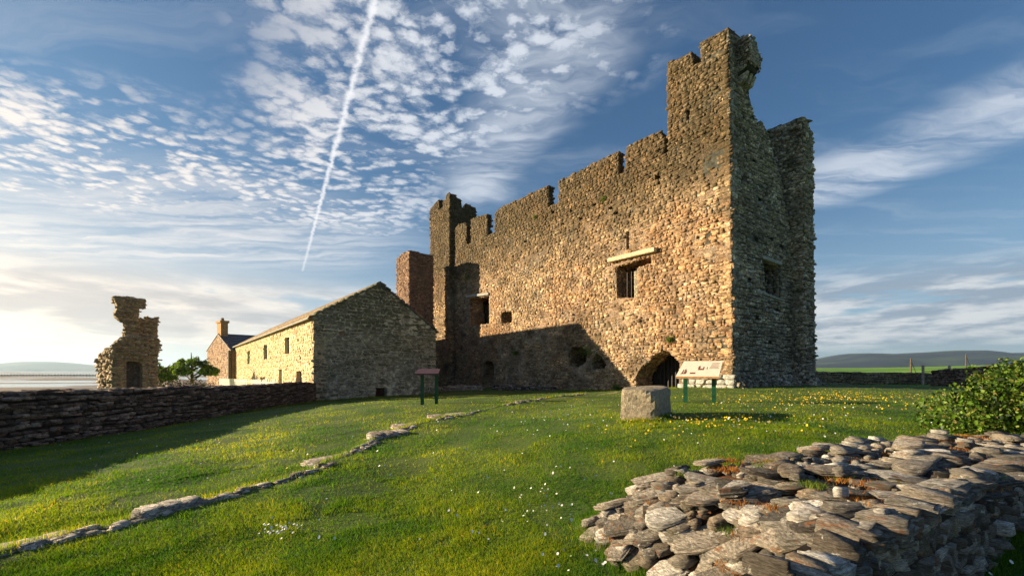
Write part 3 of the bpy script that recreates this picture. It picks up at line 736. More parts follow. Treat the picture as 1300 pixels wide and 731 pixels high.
# projecting corner box with corbels
zb0 = uvB(940, 100)[1]; zb1 = uvB(940, 50)[1]
def boxturret():
    s0, s1 = .72, 1.85; pr = .66
    q = B(); z0, z1 = zb0+.35, zb1+.0
    def c(s_, o, z): return lean_p((CX+V[0]*s_-U[0]*o, CY+V[1]*s_-U[1]*o, z))
    q.hexa([c(s0, 0.02, z0-.35), c(s1, .02, z0-.35), c(s1-.1, pr*.75, z0-.1), c(s0+.1, pr*.75, z0-.1)], [c(s0, 0.02, z0+.3), c(s1, .02, z0+.3), c(s1, pr, z0+.35), c(s0, pr, z0+.35)])
    q.hexa([c(s0, 0.02, z0+.302), c(s1, .02, z0+.302), c(s1, pr, z0+.352), c(s0, pr, z0+.352)], [c(s0, .02, z1-.25), c(s1, .02, z1-.7), c(s1, pr*.9, z1-1.0), c(s0+.1, pr*.8, z1-.25)])
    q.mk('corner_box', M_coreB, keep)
    P0 = np.array((CX+V[0]*s0-U[0]*pr, CY+V[1]*s0-U[1]*pr, 0.))
    masonry(sB, P0, V, NB, [(0, z0-.1), (0, z1-.3), (.5, z1-.4), (s1-s0, z1-.9), (s1-s0, z0)], [], post=lean_M, hh=(.08, .16), ww=(.12, .3), dep=(.01, .04))
    P1 = np.array((CX+V[0]*s1, CY+V[1]*s1, 0.))
    masonry(sB, P1, NB, V, [(0, z0-.3), (0, z1-.6), (pr, z1-.9), (pr, z0)], [], post=lean_M, hh=(.08, .16), ww=(.12, .3), dep=(.01, .04))
    P3 = np.array((CX+V[0]*s0, CY+V[1]*s0, 0.))
    masonry(sB, P3, NB, NA, [(0, z0-.3), (0, z1-.2), (pr, z1-.3), (pr, z0)], [], post=lean_M, hh=(.08, .16), ww=(.12, .3), dep=(.01, .04))
    for k in range(3):
        s_ = s0+.2+k*.36; q = B()
        q.hexa([c(s_-.12, .02, z0-.75), c(s_+.12, .02, z0-.75), c(s_+.12, .3, z0-.7), c(s_-.12, .3, z0-.7)], [c(s_-.1, .02, z0-.36), c(s_+.1, .02, z0-.36), c(s_+.1, pr*.75, z0-.3), c(s_-.1, pr*.75, z0-.3)])
        q.mk('corbel', M_keepB, keep)
boxturret()
# stair wing at the right end
pw = .68; qw = 1.35; back = 1.25
def wing():
    zt = uvB(1010, 162)[1]*1.0; zb = -2.2
    s0, s1 = SBW, SBW+qw
    c = lambda s_, o, z: lean_p((CX+V[0]*s_-U[0]*o, CY+V[1]*s_-U[1]*o, z))
    q = B(); q.hexa([c(s0, -3, zb), c(s0, pw, zb), c(s1, pw, zb), c(s1, -3, zb)], [c(s0, -back, zt+.1), c(s0, pw, zt), c(s1, pw, zt-.45), c(s1, -back, zt-.2)])
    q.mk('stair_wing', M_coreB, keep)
    P0 = np.array((CX+V[0]*s0-U[0]*pw, CY+V[1]*s0-U[1]*pw, 0.))
    masonry(sB, P0, V, NB, [(0, zb), (0, zt), (.5, zt+.1), (qw, zt-.45), (qw, zb)], [], post=lean_M, dep=(.03, .12))
    P1 = np.array((CX+V[0]*s0+U[0]*3.0, CY+V[1]*s0+U[1]*3.0, 0.))
    masonry(sB, P1, NB, NA, [(1.75, 6), (1.75, zt+.15), (3+pw, zt), (3+pw, zb), (2.7, zb), (2.6, 6)], [], post=lean_M, dep=(.03, .1))
    P2_ = np.array((CX+V[0]*s1-U[0]*pw, CY+V[1]*s1-U[1]*pw, 0.))
    edge_stones(sB, P0, V, NB, [(0, zb), (0, zt), (.5, zt+.1), (qw, zt-.45), (qw, zb)], 1.6, post=lean_M)
wing()
# far tower at the left end
ft = []
def rect_tower(C0, wA, wB, z0, tops_a, tops_b, mat, out, name='far_tower'):
    """C0 near right corner; front along U (width wA), side along V (depth wB)"""
    C0 = np.array((C0[0], C0[1], 0.)); U3 = np.array((*U, 0)); V3 = np.array((*V, 0))
    fa = [(0, z0)]+tops_a+[(wA, z0)]; fb = [(0, z0)]+tops_b+[(wB, z0)]
    for (O, A, N_, outl, T) in ((C0, U, NA, fa, .7), (C0, V, NB, fb, .7), (C0+U3*wA, V, U, [(0, z0), (0, tops_a[-1][1]), (wB, tops_b[-1][1]), (wB, z0)], .7), (C0+V3*wB, U, V, [(0, z0), (0, tops_b[-1][1]), (wA, tops_b[-1][1]), (wA, z0)], .7)):
        O2 = O; v, f = wall_slab(O2, A, N_, outl, [], T); mk(name, v, f, mat, keep)
        masonry(out, O2, A, N_, outl, [], hh=(.08, .2), dep=(.02, .07)); edge_stones(out, O2, A, N_, outl, T)
    q = B(); q.hexa([C0+U3*.7+V3*.7+(0, 0, z0), C0+U3*(wA-.7)+V3*.7+(0, 0, z0), C0+U3*(wA-.7)+V3*(wB-.7)+(0, 0, z0), C0+U3*.7+V3*(wB-.7)+(0, 0, z0)],
                    [C0+U3*.7+V3*.7+(0, 0, tops_a[0][1]-1.6), C0+U3*(wA-.7)+V3*.7+(0, 0, tops_a[0][1]-1.6), C0+U3*(wA-.7)+V3*(wB-.7)+(0, 0, tops_a[0][1]-1.6), C0+U3*.7+V3*(wB-.7)+(0, 0, tops_a[0][1]-1.6)])
    q.mk('tower_core', mat, keep)
TC = (-6.42, 45.5)
rect_tower(TC, 4.6, 3.1, -2.6, [(0, 18.2), (1.4, 17.9), (1.5, 17.3), (2.4, 17.2), (2.6, 18.4), (4.6, 18.0)], [(0, 18.3), (.3, 18.0), (1.3, 17.9), (1.4, 17.1), (1.9, 17.0), (2.0, 17.6), (3.1, 17.3)], M_core, sA)
# its lower block
ft2 = []
rect_tower((-9.87, 42.5), 3.3, 2.45, -2.8, [(0, 11.5), (1.5, 11.65), (3.3, 11.4)], [(0, 11.5), (1.2, 11.45), (2.45, 11.4)], M_core, ft2, 'red_block')
M_redst = stone_mat('red_rubble', [(.27, .15, .10), (.36, .22, .15), (.17, .10, .07), (.44, .29, .20)], stain_amt=.3, moss_amt=.1, lichen_amt=.05)
stones(sA, M_keepA, keep, singles=200)
stones(sB, M_keepB, keep, tag_='b', singles=100, stuff_name='weathered_rubble')
stones(ft2, M_redst, keep, tag_='r', stuff_name='red_rubble')
# plinth blocks at the near corner, battered footing of the right face
pl = []
for k in range(3):
    a = -.15
    while a < 4.4-.5*k:
        w = rnd.uniform(.35, .75); O = np.array((CX+U[0]*(a+w/2)-V[0]*.08, CY+U[1]*(a+w/2)-V[1]*.08, -1.05+.2+.26*k))
        if not (2.85 < a+w/2 < 5.9): pl.append((rnd.randrange(18), place(O, (*U, 0), (0, 0, 1), (*NA, 0), w*.95, .25, rnd.uniform(.06, .16)), 1))
        a += w
stones(pl, M_lintelB, keep, tag_='p', singles=len(pl), single_name='plinth_stone')
bp = []
for k in range(420):
    s_ = rnd.uniform(-.1, SBW+qw); o_ = rnd.uniform(0, .75); z = -1.15+(.75-o_)*1.15*rnd.uniform(.6, 1.05)
    ext = pw if s_ > SBW else 0
    bp.append((rnd.randrange(16), place((CX+V[0]*s_-U[0]*(o_+ext), CY+V[1]*s_-U[1]*(o_+ext), z), (rnd.uniform(-1, 1), .8, .1), np.cross((rnd.uniform(-.3, .3), rnd.uniform(-.5, 0), 1), (1, .2, .1)), (0, -.3, 1), rnd.uniform(.2, .45), rnd.uniform(.15, .35), rnd.uniform(.1, .2)), 1))
stones(bp, M_keepB, keep, T=SL, tag_='f', stuff_name='footing_rubble')
# lintels, gate, bars
def beam(name, p0, p1, th, dpt, mat, off=.08, proj=uvA, dirv=U, nrm=NA, lab=None):
    (a0, z0), (a1, z1) = proj(*p0), proj(*p1)
    c0 = np.array((CX+dirv[0]*a0, CY+dirv[1]*a0, z0)); c1 = np.array((CX+dirv[0]*a1, CY+dirv[1]*a1, z1)); nn = np.array((*nrm, 0.))
    q = B(); lo = [c0+nn*off, c1+nn*off, c1-nn*dpt, c0-nn*dpt]; q.hexa([lean_p(p) for p in lo], [lean_p(p+np.array((0, 0, th))) for p in lo])
    o = q.mk(name, mat, keep)
    md = o.modifiers.new('b', 'BEVEL'); md.width = .03; md.segments = 1
    if lab: o['label'] = lab
    return o
beam('lintel', (775, 334), (835, 320), .26, .9, M_lintel, .32)
beam('lintel', (593, 378), (622, 374.5), .22, .9, M_lintelB, .2)
beam('lintel', (966, 328.5), (991, 337.5), .2, .5, M_lintelB, .1, uvB, V, NB)
beam('sill', (967, 374), (993, 382.5), .12, .4, M_lintelB, .1, uvB, V, NB)
grille = []
for k in range(9):
    a = uvA(861, 470)[0]+(uvA(822, 470)[0]-uvA(861, 470)[0])*k/8+.04; q = B()
    c = np.array((CX+U[0]*a+V[0]*1.35, CY+U[1]*a+V[1]*1.35, -1.6)); q.box(c, np.array((*U, 0))*.035, np.array((*V, 0))*.035, (0, 0, 2.6)); q.mk('gate_bar', plain('gate_paint', (.020, .018, .022), .6, .2, 9) if k == 0 else bpy.data.materials['gate_paint'], keep)
for (a0, a1, s_, z0, z1, nm) in ((2.6, 7, 1.75, -2.4, 2.2, 'passage_dark_panel'), (19, 26, 1.75, -2.4, 6.5, 'passage_dark_panel'), (7.0, 15, 1.75, -2.4, 3, 'passage_dark_panel')):  # added dark panels, interior shade painted behind the openings
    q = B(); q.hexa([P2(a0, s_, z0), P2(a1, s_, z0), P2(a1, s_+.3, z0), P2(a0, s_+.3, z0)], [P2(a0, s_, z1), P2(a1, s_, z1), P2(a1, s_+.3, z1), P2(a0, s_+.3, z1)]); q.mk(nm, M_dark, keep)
# window bars and masonry infill behind the main opening
(a0, _), (a1, _) = uvA(799, 360), uvA(808, 360)
za, zb_ = uvA(804, 378)[1], uvA(804, 342)[1]
q = B(); q.hexa([P2(a0, .45, za), P2(a1, .45, za), P2(a1, .55, za), P2(a0, .55, za)], [P2(a0, .45, zb_), P2(a1, .45, zb_), P2(a1, .55, zb_), P2(a0, .55, zb_)]); q.mk('window_infill', M_keepB, keep)
q = B()
for k in range(5):
    a = a1+(uvA(786, 360)[0]-a1)*k/4
    q.box(P2(a, .35, za), np.array((*U, 0))*.015, np.array((*V, 0))*.015, (0, 0, zb_-za))
q.mk('window_bars', M_iron, keep)

# low kerb walls against the foot of the long face
def low_wall(name, label, cat, p0, p1, z0, z1, T, mat, core, hh, ww, singles, grp=None, taper=None, holes=None, dep=(.02, .07)):
    p0 = np.array(p0, float); p1 = np.array(p1, float); d = p1-p0; L = np.linalg.norm(d); d = d/L; nn = np.array((d[1], -d[0]))
    if nn@(-p0) < 0: nn = -nn
    e = empty(name, label, cat, (p0[0], p0[1], z0[0]), grp); out = []
    K = max(2, int(L/.8)); top = [(L*k/K, z1[0]+(z1[1]-z1[0])*k/K+rnd.uniform(-.05, .05)) for k in range(K+1)]
    outl = [(0, z0[0])]+top+[(L, z0[1])]
    v, f = wall_slab((*p0, 0), d, nn, outl, [], T); mk('wall_core', v, f, core, e)
    masonry(out, (*p0, 0), d, nn, outl, [], hh=hh, ww=ww, dep=dep)
    edge_stones(out, (*p0, 0), d, nn, outl, T, hh=hh, ww=ww)
    masonry(out, (*(p0-nn*T), 0), d, -nn, outl, [], hh=(hh[0]*1.6, hh[1]*1.6), ww=(ww[0]*1.6, ww[1]*1.6), dep=dep)
    stones(out, mat, e, tag_='w', singles=singles); return e
pa = lambda a, o: (CX+U[0]*a-V[0]*o, CY+U[1]*a-V[1]*o)
low_wall('kerb_wall', 'low pale stone kerb at the foot of the far end of the castle wall', 'kerb', pa(21.5, 1.5), (-7.2, 38.5), (-2.3, -2.5), (-1.36, -1.45), .5, M_kerb, M_core, (.12, .25), (.3, .7), 0)
low_wall('dark_bench', 'long low dark ledge lying against the foot of the castle wall', 'ledge', pa(13.2, .6), pa(20.5, .9), (-2.2, -2.3), (-1.28, -1.3), .5, M_wall, M_wallcore, (.1, .2), (.3, .8), 0)

# ------------------------------------------------------------------ farm range left of the keep
UH = np.array((-.609, .793)); VH = np.array((.793, .609)); G0 = np.array((-13.5, 30.0)); GW = 9.25; GL = 48.5
farm = empty('stone_barn', 'long stone barn with mossy dark gable and sunlit yellow side wall beside the keep', 'barn', (-13.5, 30, -2.2))
def uvP(px, py, O, A):
    r = (px-HX)/F; t_ = (O[0]-r*O[1])/(r*A[1]-A[0]); D = O[1]+A[1]*t_; return (t_, (HY-py)/F*D)
gh = lambda *p: [uvP(*q, G0, VH) for q in p]
ridge = uvP(483, 361, G0, VH); e0 = uvP(398, 401, G0, VH)[1]; e1 = uvP(553, 420, G0, VH)[1]
gout = [(0, -3.2), (0, e0), (ridge[0], ridge[1]), (GW, e1), (GW, -3.2)]
vent = gh((477, 506), (477, 492), (491, 492), (491, 506)); wsl = gh((430, 421), (438, 419), (438, 427), (430, 428))
fg = []; fs = []
v, f = wall_slab((*G0, 0), VH, -UH, gout, [vent, wsl], .8); mk('gable_wall', v, f, M_gablecore, farm)
masonry(fg, (*G0, 0), VH, -UH, gout, [vent, wsl], hh=(.08, .22), ww=(.15, .6), dep=(.01, .05), bare=.6)
q = B(); q.add([(*(G0+VH*a+UH*.5), z) for a, z in vent], [[0, 1, 2, 3]]); q.mk('vent_shutter', M_red, farm)
q = B(); q.add([(*(G0+VH*a+UH*.12), z) for a, z in wsl], [[0, 1, 2, 3]]); q.mk('blocked_window', M_redst, farm)
sh = lambda *p: [uvP(*q, G0, UH) for q in p]
wins = [sh((361, 453), (361, 428), (367, 426), (367, 450))]
wins = [sh((x0, y1+.5), (x0, y0+1), (x1, y0), (x1, y1)) for x0, x1, y0, y1 in ((314, 317.5, 444.5, 462), (334.5, 339.5, 436.5, 456), (361.5, 367.5, 427.5, 449))]
doors = [sh((x0, 505), (x0, y0+1), (x1, y0), (x1, 505)) for x0, x1, y0 in ((330, 337, 478), (354, 358, 468), (376, 384, 470))]
sz = [(0, -3.2), (0, e0-.05), (GL, e0-.05), (GL, -3.2)]
v, f = wall_slab((*G0, 0), UH, -VH, sz, wins+doors, .8); mk('side_wall', v, f, M_farmcore, farm)
masonry(fs, (*G0, 0), UH, -VH, sz, wins+doors, hh=(.14, .3), ww=(.3, .8), dep=(.015, .05))
for w in wins:
    q = B(); q.add([(*(G0+UH*a+VH*.3), z) for a, z in w], [[0, 1, 2, 3]]); o = q.mk('window', M_green, farm)
    am = sum(a for a, z in w)/4; zl = w[0][1]; zh = w[1][1]
    q = B(); q.box((*(G0+UH*am+VH*.26), zl), np.array((*UH, 0))*.03, np.array((*VH, 0))*.02, (0, 0, zh-zl)); q.mk('mullion', M_wood, o)
for i, w in enumerate(doors):
    q = B(); q.add([(*(G0+UH*a+VH*.3), z) for a, z in w], [[0, 1, 2, 3]]); q.mk('door', M_red if i == 2 else M_wood, farm)
stones(fg, M_gable, farm, tag_='g', stuff_name='gable_rubble'); stones(fs, M_farm, farm, tag_='h', stuff_name='wall_rubble')
# far walls and slated roof
q = B(); A3 = lambda a, b, z: (*(G0+VH*a+UH*b), z)
q.hexa([A3(GW-.8, .8, -3.2), A3(GW, .8, -3.2), A3(GW, GL, -3.2), A3(GW-.8, GL, -3.2)], [A3(GW-.8, .8, e1-.1), A3(GW, .8, e1-.1), A3(GW, GL, e1-.1), A3(GW-.8, GL, e1-.1)])
q.hexa([A3(.82, GL-.8, -3.2), A3(GW-.82, GL-.8, -3.2), A3(GW-.82, GL, -3.2), A3(.82, GL, -3.2)], [A3(.82, GL-.8, e0-.2), A3(GW-.82, GL-.8, e0-.2), A3(GW-.82, GL, e0-.2), A3(.82, GL, e0-.2)])
q.mk('rear_wall', M_farmcore, farm)
def roof(parent, A3, GW, GL, e0, e1, ridge, mat, ov=.25, nc=18, name='slate_course'):
    for side in (0, 1):
        for k in range(nc):
            s0, s1 = k/nc, (k+1)/nc+.25/nc
            if side == 0: fa = lambda s: (-.3+(ridge[0]+.3)*s, e0-.15+(ridge[1]+.12-e0+.15)*s)
            else: fa = lambda s: (GW+.3+(ridge[0]-GW-.3)*s, e1-.15+(ridge[1]+.12-e1+.15)*s)
            (a0, z0), (a1, z1) = fa(s0), fa(min(s1, 1))
            q = B(); seg = 30
            for j in range(seg):
                b0 = -ov+(GL+2*ov)*j/seg; b1 = -ov+(GL+2*ov)*(j+1)/seg-.02; t_ = .05+rnd.uniform(0, .03)
                q.hexa([A3(a0, b0, z0), A3(a0, b1, z0), A3(a1, b1, z1-.04), A3(a1, b0, z1-.04)], [A3(a0, b0, z0+t_+.05), A3(a0, b1, z0+t_+.05), A3(a1, b1, z1+.01), A3(a1, b0, z1+.01)])
            q.mk(name, mat, parent)
    q = B(); q.hexa([A3(ridge[0]-.15, -ov, ridge[1]+.08), A3(ridge[0]+.15, -ov, ridge[1]+.08), A3(ridge[0]+.15, GL+ov, ridge[1]+.08), A3(ridge[0]-.15, GL+ov, ridge[1]+.08)],
                    [A3(ridge[0]-.03, -ov, ridge[1]+.24), A3(ridge[0]+.03, -ov, ridge[1]+.24), A3(ridge[0]+.03, GL+ov, ridge[1]+.24), A3(ridge[0]-.03, GL+ov, ridge[1]+.24)]); q.mk('ridge', mat, parent)
roof(farm, A3, GW, GL, e0, e1, ridge, M_slates2, .0, 14)
# eaves gutter, corner pipe
q = B(); q.tube([A3(-.34, -.1, e0-.18), A3(-.34, GL, e0-.18)], .06, 6); q.mk('gutter', M_lintelB, farm)
# skew stones along the gable
skw = []
for (a0, z0, a1, z1) in ((0, e0, ridge[0], ridge[1]), (GW, e1, ridge[0], ridge[1])):
    L = math.hypot(a1-a0, z1-z0); k = int(L/.45)
    for j in range(k):
        s = (j+.5)/k; X_ = np.array((*(VH*(a1-a0)/L), (z1-z0)/L)); Zn = np.cross(X_, (*UH, 0)); Zn = Zn if Zn[2] > 0 else -Zn
        skw.append((rnd.randrange(18), place(A3(a0+(a1-a0)*s, .15, z0+(z1-z0)*s+.1), X_, (*UH, 0), Zn, .46, .6, .1), 1))
stones(skw, M_gable, farm, tag_='k', singles=len(skw), single_name='skew_stone')

# second farm building with chimney, at the far end
K0 = np.array(((293-HX)/F*67, 67.0)); KU = np.array((-.75, .66)); KU /= np.linalg.norm(KU); KV = np.array((.66, .75)); KV /= np.linalg.norm(KV)
barn = empty('farm_cottage', 'pink stone cottage with one chimney standing behind the long barn', 'cottage', (*K0, -2.5))
ap = uvP(277, 425, K0, KU); kw = uvP(263, 445, K0, KU); ke = uvP(293, 444, K0, KU)[1]
ko = [(0, -4), (0, ke), ap, (kw[0], kw[1]), (kw[0], -4)]; kk_ = []
v, f = wall_slab((*K0, 0), KU, -KV, ko, [], .7); mk('gable_wall', v, f, M_barn, barn); masonry(kk_, (*K0, 0), KU, -KV, ko, [], hh=(.2, .4), ww=(.4, .9), dep=(.02, .06)); stones(kk_, M_barn, barn, tag_='c')
KA = lambda a, b, z: (*(K0+KU*a+KV*b), z)
q = B(); q.hexa([KA(0, .72, -4), KA(.6, .72, -4), KA(.6, 16, -4), KA(0, 16, -4)], [KA(0, .72, ke-.1), KA(.6, .72, ke-.1), KA(.6, 16, ke-.1), KA(0, 16, ke-.1)]); q.hexa([KA(kw[0]-.6, .72, -4), KA(kw[0], .72, -4), KA(kw[0], 16, -4), KA(kw[0]-.6, 16, -4)], [KA(kw[0]-.6, .72, kw[1]), KA(kw[0], .72, kw[1]), KA(kw[0], 16, kw[1]), KA(kw[0]-.6, 16, kw[1])]); q.mk('side_wall', M_barn, barn)
roof(barn, KA, kw[0], 16, ke, kw[1], ap, M_slates, .1, 10)
zt = (HY-405)/F*70
q = B(); q.box(KA(ap[0], .6, ap[1]-1.2), np.array((*KU, 0))*1.0, np.array((*KV, 0))*.5, (0, 0, zt-ap[1]+.7)); q.box(KA(ap[0], .6, zt-.5), np.array((*KU, 0))*1.2, np.array((*KV, 0))*.65, (0, 0, .35)); q.mk('chimney', M_brick, barn)
q = B(); q.tube([KA(ap[0], .6, zt-.2), KA(ap[0], .6, zt+.35)], [.28, .22], 8); q.mk('chimney_pot', M_brick, barn)
q = B(); q.tube([KA(-.3, -.2, -3), KA(-.3, -.2, ke-.1)], .28, 6); q.mk('downpipe', M_wood, barn)

# white picket fence in front of the long barn
pf = empty('picket_fence', 'white picket fence running in front of the sunlit side of the barn', 'fence', (-14.8, 31, -2.2))
q0 = G0-VH*2.2; pk = B(); pk.box((0, 0, 0), (.05, 0, 0), (0, .02, 0), (0, 0, 1.2)); pkm = raw_mesh('picket', pk.v, pk.f); pkm.materials.append(M_white)
for k in range(150):
    b_ = .6+k*.30; p = q0+UH*b_; top = -.62-b_*.012
    if rnd.random() < .08 or 12 < b_ < 14.5: continue
    o = bpy.data.objects.new('picket', pkm); C.objects.link(o); o.parent = pf
    o.location = (p[0]+14.8, p[1]-31, top-1.2+2.2+rnd.uniform(-.02, .02)); o.rotation_euler = (0, rnd.uniform(-.03, .03), math.atan2(UH[1], UH[0]))
for z in (-.85, -1.4):
    q = B(); q.tube([(*(q0+UH*.4), z), (*(q0+UH*45), z-.55)], .035, 4); q.mk('rail', M_white, pf)

# ------------------------------------------------------------------ boundary wall on the left
W0 = (-11.6, 10.0); W1 = (-13.35, 30.0)
dW = (np.array(W1)-W0)/np.hypot(*(np.array(W1)-W0)); Wm = np.array(W0)-dW*6
low_wall('boundary_wall', 'dark dry stone slate wall along the left edge of the lawn', 'stone wall', tuple(Wm), W1, (-2.5, -2.8), (-.46, -.88), .6, M_wall, M_wallcore, (.045, .12), (.12, .45), 300, dep=(.02, .09))

# ------------------------------------------------------------------ ruined house beyond the wall
ph = math.radians(55); LN = np.array((-math.cos(ph), -math.sin(ph))); FD = np.array((math.cos(ph), math.sin(ph))); SDr = np.array((-math.sin(ph), math.cos(ph)))
R0 = np.array(((145-HX)/F*27.5, 27.5)); FN = np.array((math.sin(ph), -math.cos(ph)))
ru = empty('ruined_house', 'roofless ruined stone house with one tall broken stub of wall beyond the boundary wall', 'ruin', (*R0, -3))
rv = lambda *p: [uvP(*q, R0, FD) for q in p]; rs = []
low = rv((145, 510), (145, 440), (150, 434), (158, 428), (176, 427), (202, 430), (203, 440), (200, 452), (200, 510))
hearth = rv((157, 494), (158, 462), (163, 458), (177, 459), (181, 463), (181, 494))
up1 = rv((158, 431), (161, 428), (161, 410), (155, 408), (148, 402), (147, 396), (150, 390), (148, 384), (147, 376), (166, 377), (185, 380), (185, 391), (177, 392), (176, 427.5))
up2 = rv((177, 429), (177, 404), (182, 402), (187, 405), (191, 400), (194, 404), (204, 402), (203, 433))
for nm, ol, hl, T, off in (('lower_wall', low, [hearth], .7, 0), ('broken_stack', up1, [], .5, -.1), ('rear_stub', up2, [], .5, -.5)):
    O = (*(R0+FN*off), 0); ol = jit(ol, .05, .45)
    v, f = wall_slab(O, FD, FN, ol, hl, T); mk(nm, v, f, M_ruin, ru); masonry(rs, O, FD, FN, ol, hl, hh=(.08, .18), ww=(.2, .5), dep=(.02, .07)); edge_stones(rs, O, FD, FN, ol, T)
lw = [uvP(*q, R0, SDr) for q in ((144.9, 510), (144.5, 441), (134, 443), (127, 449), (123, 458), (125, 474), (127, 483), (128, 510))]
v, f = wall_slab((*R0, 0), SDr, LN, lw, [], .6); mk('side_wall', v, f, M_ruin, ru); masonry(rs, (*R0, 0), SDr, LN, lw, [], hh=(.1, .25), ww=(.3, .6), dep=(.05, .2))
q = B(); q.add([(*(R0+FD*a-FN*.6), z) for a, z in hearth], [[0, 1, 2, 3, 4, 5]]); q.mk('hearth_back', M_wall, ru)
stones(rs, M_ruin, ru, tag_='ru')

# ------------------------------------------------------------------ foliage builder
def leaves(centers, normals, size, aspect=.6, fold=.25, jitter=.9):
    """folded leaf quads -> verts, quads"""
    n = len(centers); d = R.randn(n, 3); d /= np.linalg.norm(d, axis=1)[:, None]
    nn = normals*(1-jitter*.5)+d*jitter; nn /= np.linalg.norm(nn, axis=1)[:, None]
    a = np.cross(nn, R.randn(n, 3)); a /= np.linalg.norm(a, axis=1)[:, None]; b_ = np.cross(nn, a)
    s = (size*(R.rand(n)**1.5*1.0+.5))[:, None]
    p0 = centers-a*s*.5; p2 = centers+a*s*.5; m1 = centers+b_*s*aspect*.5+nn*s*fold*.5; m2 = centers-b_*s*aspect*.5+nn*s*fold*.5
    v = np.stack([p0, m1, p2, m2], 1).reshape(-1, 3); k = np.arange(n)*4
    f = np.concatenate([np.stack([k, k+1, k+2], 1), np.stack([k, k+2, k+3], 1)])
    return v, f, np.tile(R.rand(n), 2)
def blob_points(blobs, n, shell=.55):
    c = []; nm = []; w = np.array([b[3]*b[4] for b in blobs]); w = w/w.sum()
    for i, (x, y, z, rx, rz) in enumerate(blobs):
        k = int(n*w[i])+1; d = R.randn(k, 3); d /= np.linalg.norm(d, axis=1)[:, None]
        r = shell+(1-shell)*R.rand(k)**.6; r *= .82+.36*vnoise(d[:, 0]*3+i*7, d[:, 2]*3+d[:, 1]*3, i)
        c.append(np.c_[x+d[:, 0]*rx*r, y+d[:, 1]*rx*r, z+d[:, 2]*rz*r]); nm.append(d)
    return np.concatenate(c), np.concatenate(nm)

# big leafy bush on the right, smothering a bank
bl = []
for k in range(80):
    s = rnd.random(); x = 7.3+s*5.6+rnd.uniform(-.3, .3); y = 7.2+s*.7+rnd.uniform(-1.1, 1.3)
    ztop = -.95+1.12*min(1, max(0, (x/y*F+HX-1165)/115))**.8
    h = max(.25, (ztop+1.15)*rnd.uniform(.7, 1.05)); bl.append((x, y, -1.15+h*.5, rnd.uniform(.4, .7), h*.55))
for k in range(70):      # sprigs that break the outline
    b0 = rnd.choice(bl); t_ = rnd.uniform(0, 6.28); bl.append((b0[0]+math.cos(t_)*b0[3]*.8, b0[1]+math.sin(t_)*b0[3]*.8, b0[2]+b0[4]*rnd.uniform(.3, 1.1), rnd.uniform(.06, .16), rnd.uniform(.08, .2)))
cs, ns = blob_points(bl, 56000, .66)
gzv = ground(cs[:, 0], cs[:, 1]); ok = (cs[:, 2] > gzv-.02) & (cs[:, 0]/cs[:, 1]*F+HX > 1158+R.rand(len(cs))*14)
bush = empty('leafy_bush', 'sprawling bright green broad-leaved bush at the right edge behind the rubble wall', 'bush', (9, 8, -1.1))
v, f, tn = leaves(cs[ok], ns[ok], .066, .7, .35); mk('foliage', v, f, M_leaf, bush, tint=tn, kind='stuff')
for k in range(26):
    b0 = rnd.choice(bl); p = np.array(b0[:3]); q = B(); q.tube([(p[0]+rnd.uniform(-.3, .3), p[1], gz(p[0], p[1])-.05), p+(rnd.uniform(-.1, .1), 0, 0), p+(rnd.uniform(-.3, .3), rnd.uniform(-.3, .3), b0[4]*.5)], [.014, .009, .004], 5); q.mk('stem', M_bark, bush)

def tree(name, label, x, y, zb, h, rw, mat, nleaf, ls, grp=None, kind_=0):
    e = empty(name, label, 'tree' if kind_ == 0 else 'hedge', (x, y, zb), grp)
    q = B(); q.tube([(x, y, zb-.3), (x+.1, y, zb+h*.35), (x-.05, y+.1, zb+h*.7)], [h*.045, h*.03, h*.012], 8)
    for k in range(9):
        t_ = rnd.uniform(0, 6.28); z = zb+h*rnd.uniform(.25, .6); q.tube([(x, y, z), (x+math.cos(t_)*rw*.7, y+math.sin(t_)*rw*.7, z+h*rnd.uniform(.1, .3))], [h*.018, h*.006], 5)
    q.mk('trunk', M_bark, e)
    bb = []
    for k in range(48):
        t_ = rnd.uniform(0, 6.28); rr = rw*math.sqrt(rnd.random())*1.05; s = 1-rr/rw
        bb.append((x+math.cos(t_)*rr, y+math.sin(t_)*rr, zb+h*(.42+.42*s*rnd.random()+.06), rw*rnd.uniform(.12, .26), h*rnd.uniform(.035, .09)))
    c_, n_ = blob_points(bb, nleaf, .4); v, f, tn = leaves(c_, n_, ls, .6); mk('crown', v, f, mat, e, tint=tn, kind='stuff'); return e
tree('broadleaf_tree', 'bright green spreading tree between the ruined house and the cottage', (243-HX)/F*52, 52, -3, 5.8, 2.6, M_tree, 9000, .24)
tree('broadleaf_tree', 'small tree crown close against the right side of the ruined house', (204-HX)/F*44, 44, -3, 4.6, 1.3, M_tree, 3500, .2)
hc = []
for k in range(40):
    s = k/39; D = 34-3*s; px = 196+70*s; x = (px-HX)/F*D; hc.append((x, D, -2.2+rnd.uniform(-.1, .1), .8, 1.55-.15*abs(math.sin(s*9))))
c_, n_ = blob_points(hc, 14000, .7); v, f, tn = leaves(c_, n_, .11, .6)
hd = empty('hedge', 'dark brown rounded hedge showing over the boundary wall beside the ruined house', 'hedge', (-26, 33, -3)); mk('foliage', v, f, M_hedge, hd, tint=tn, kind='stuff')

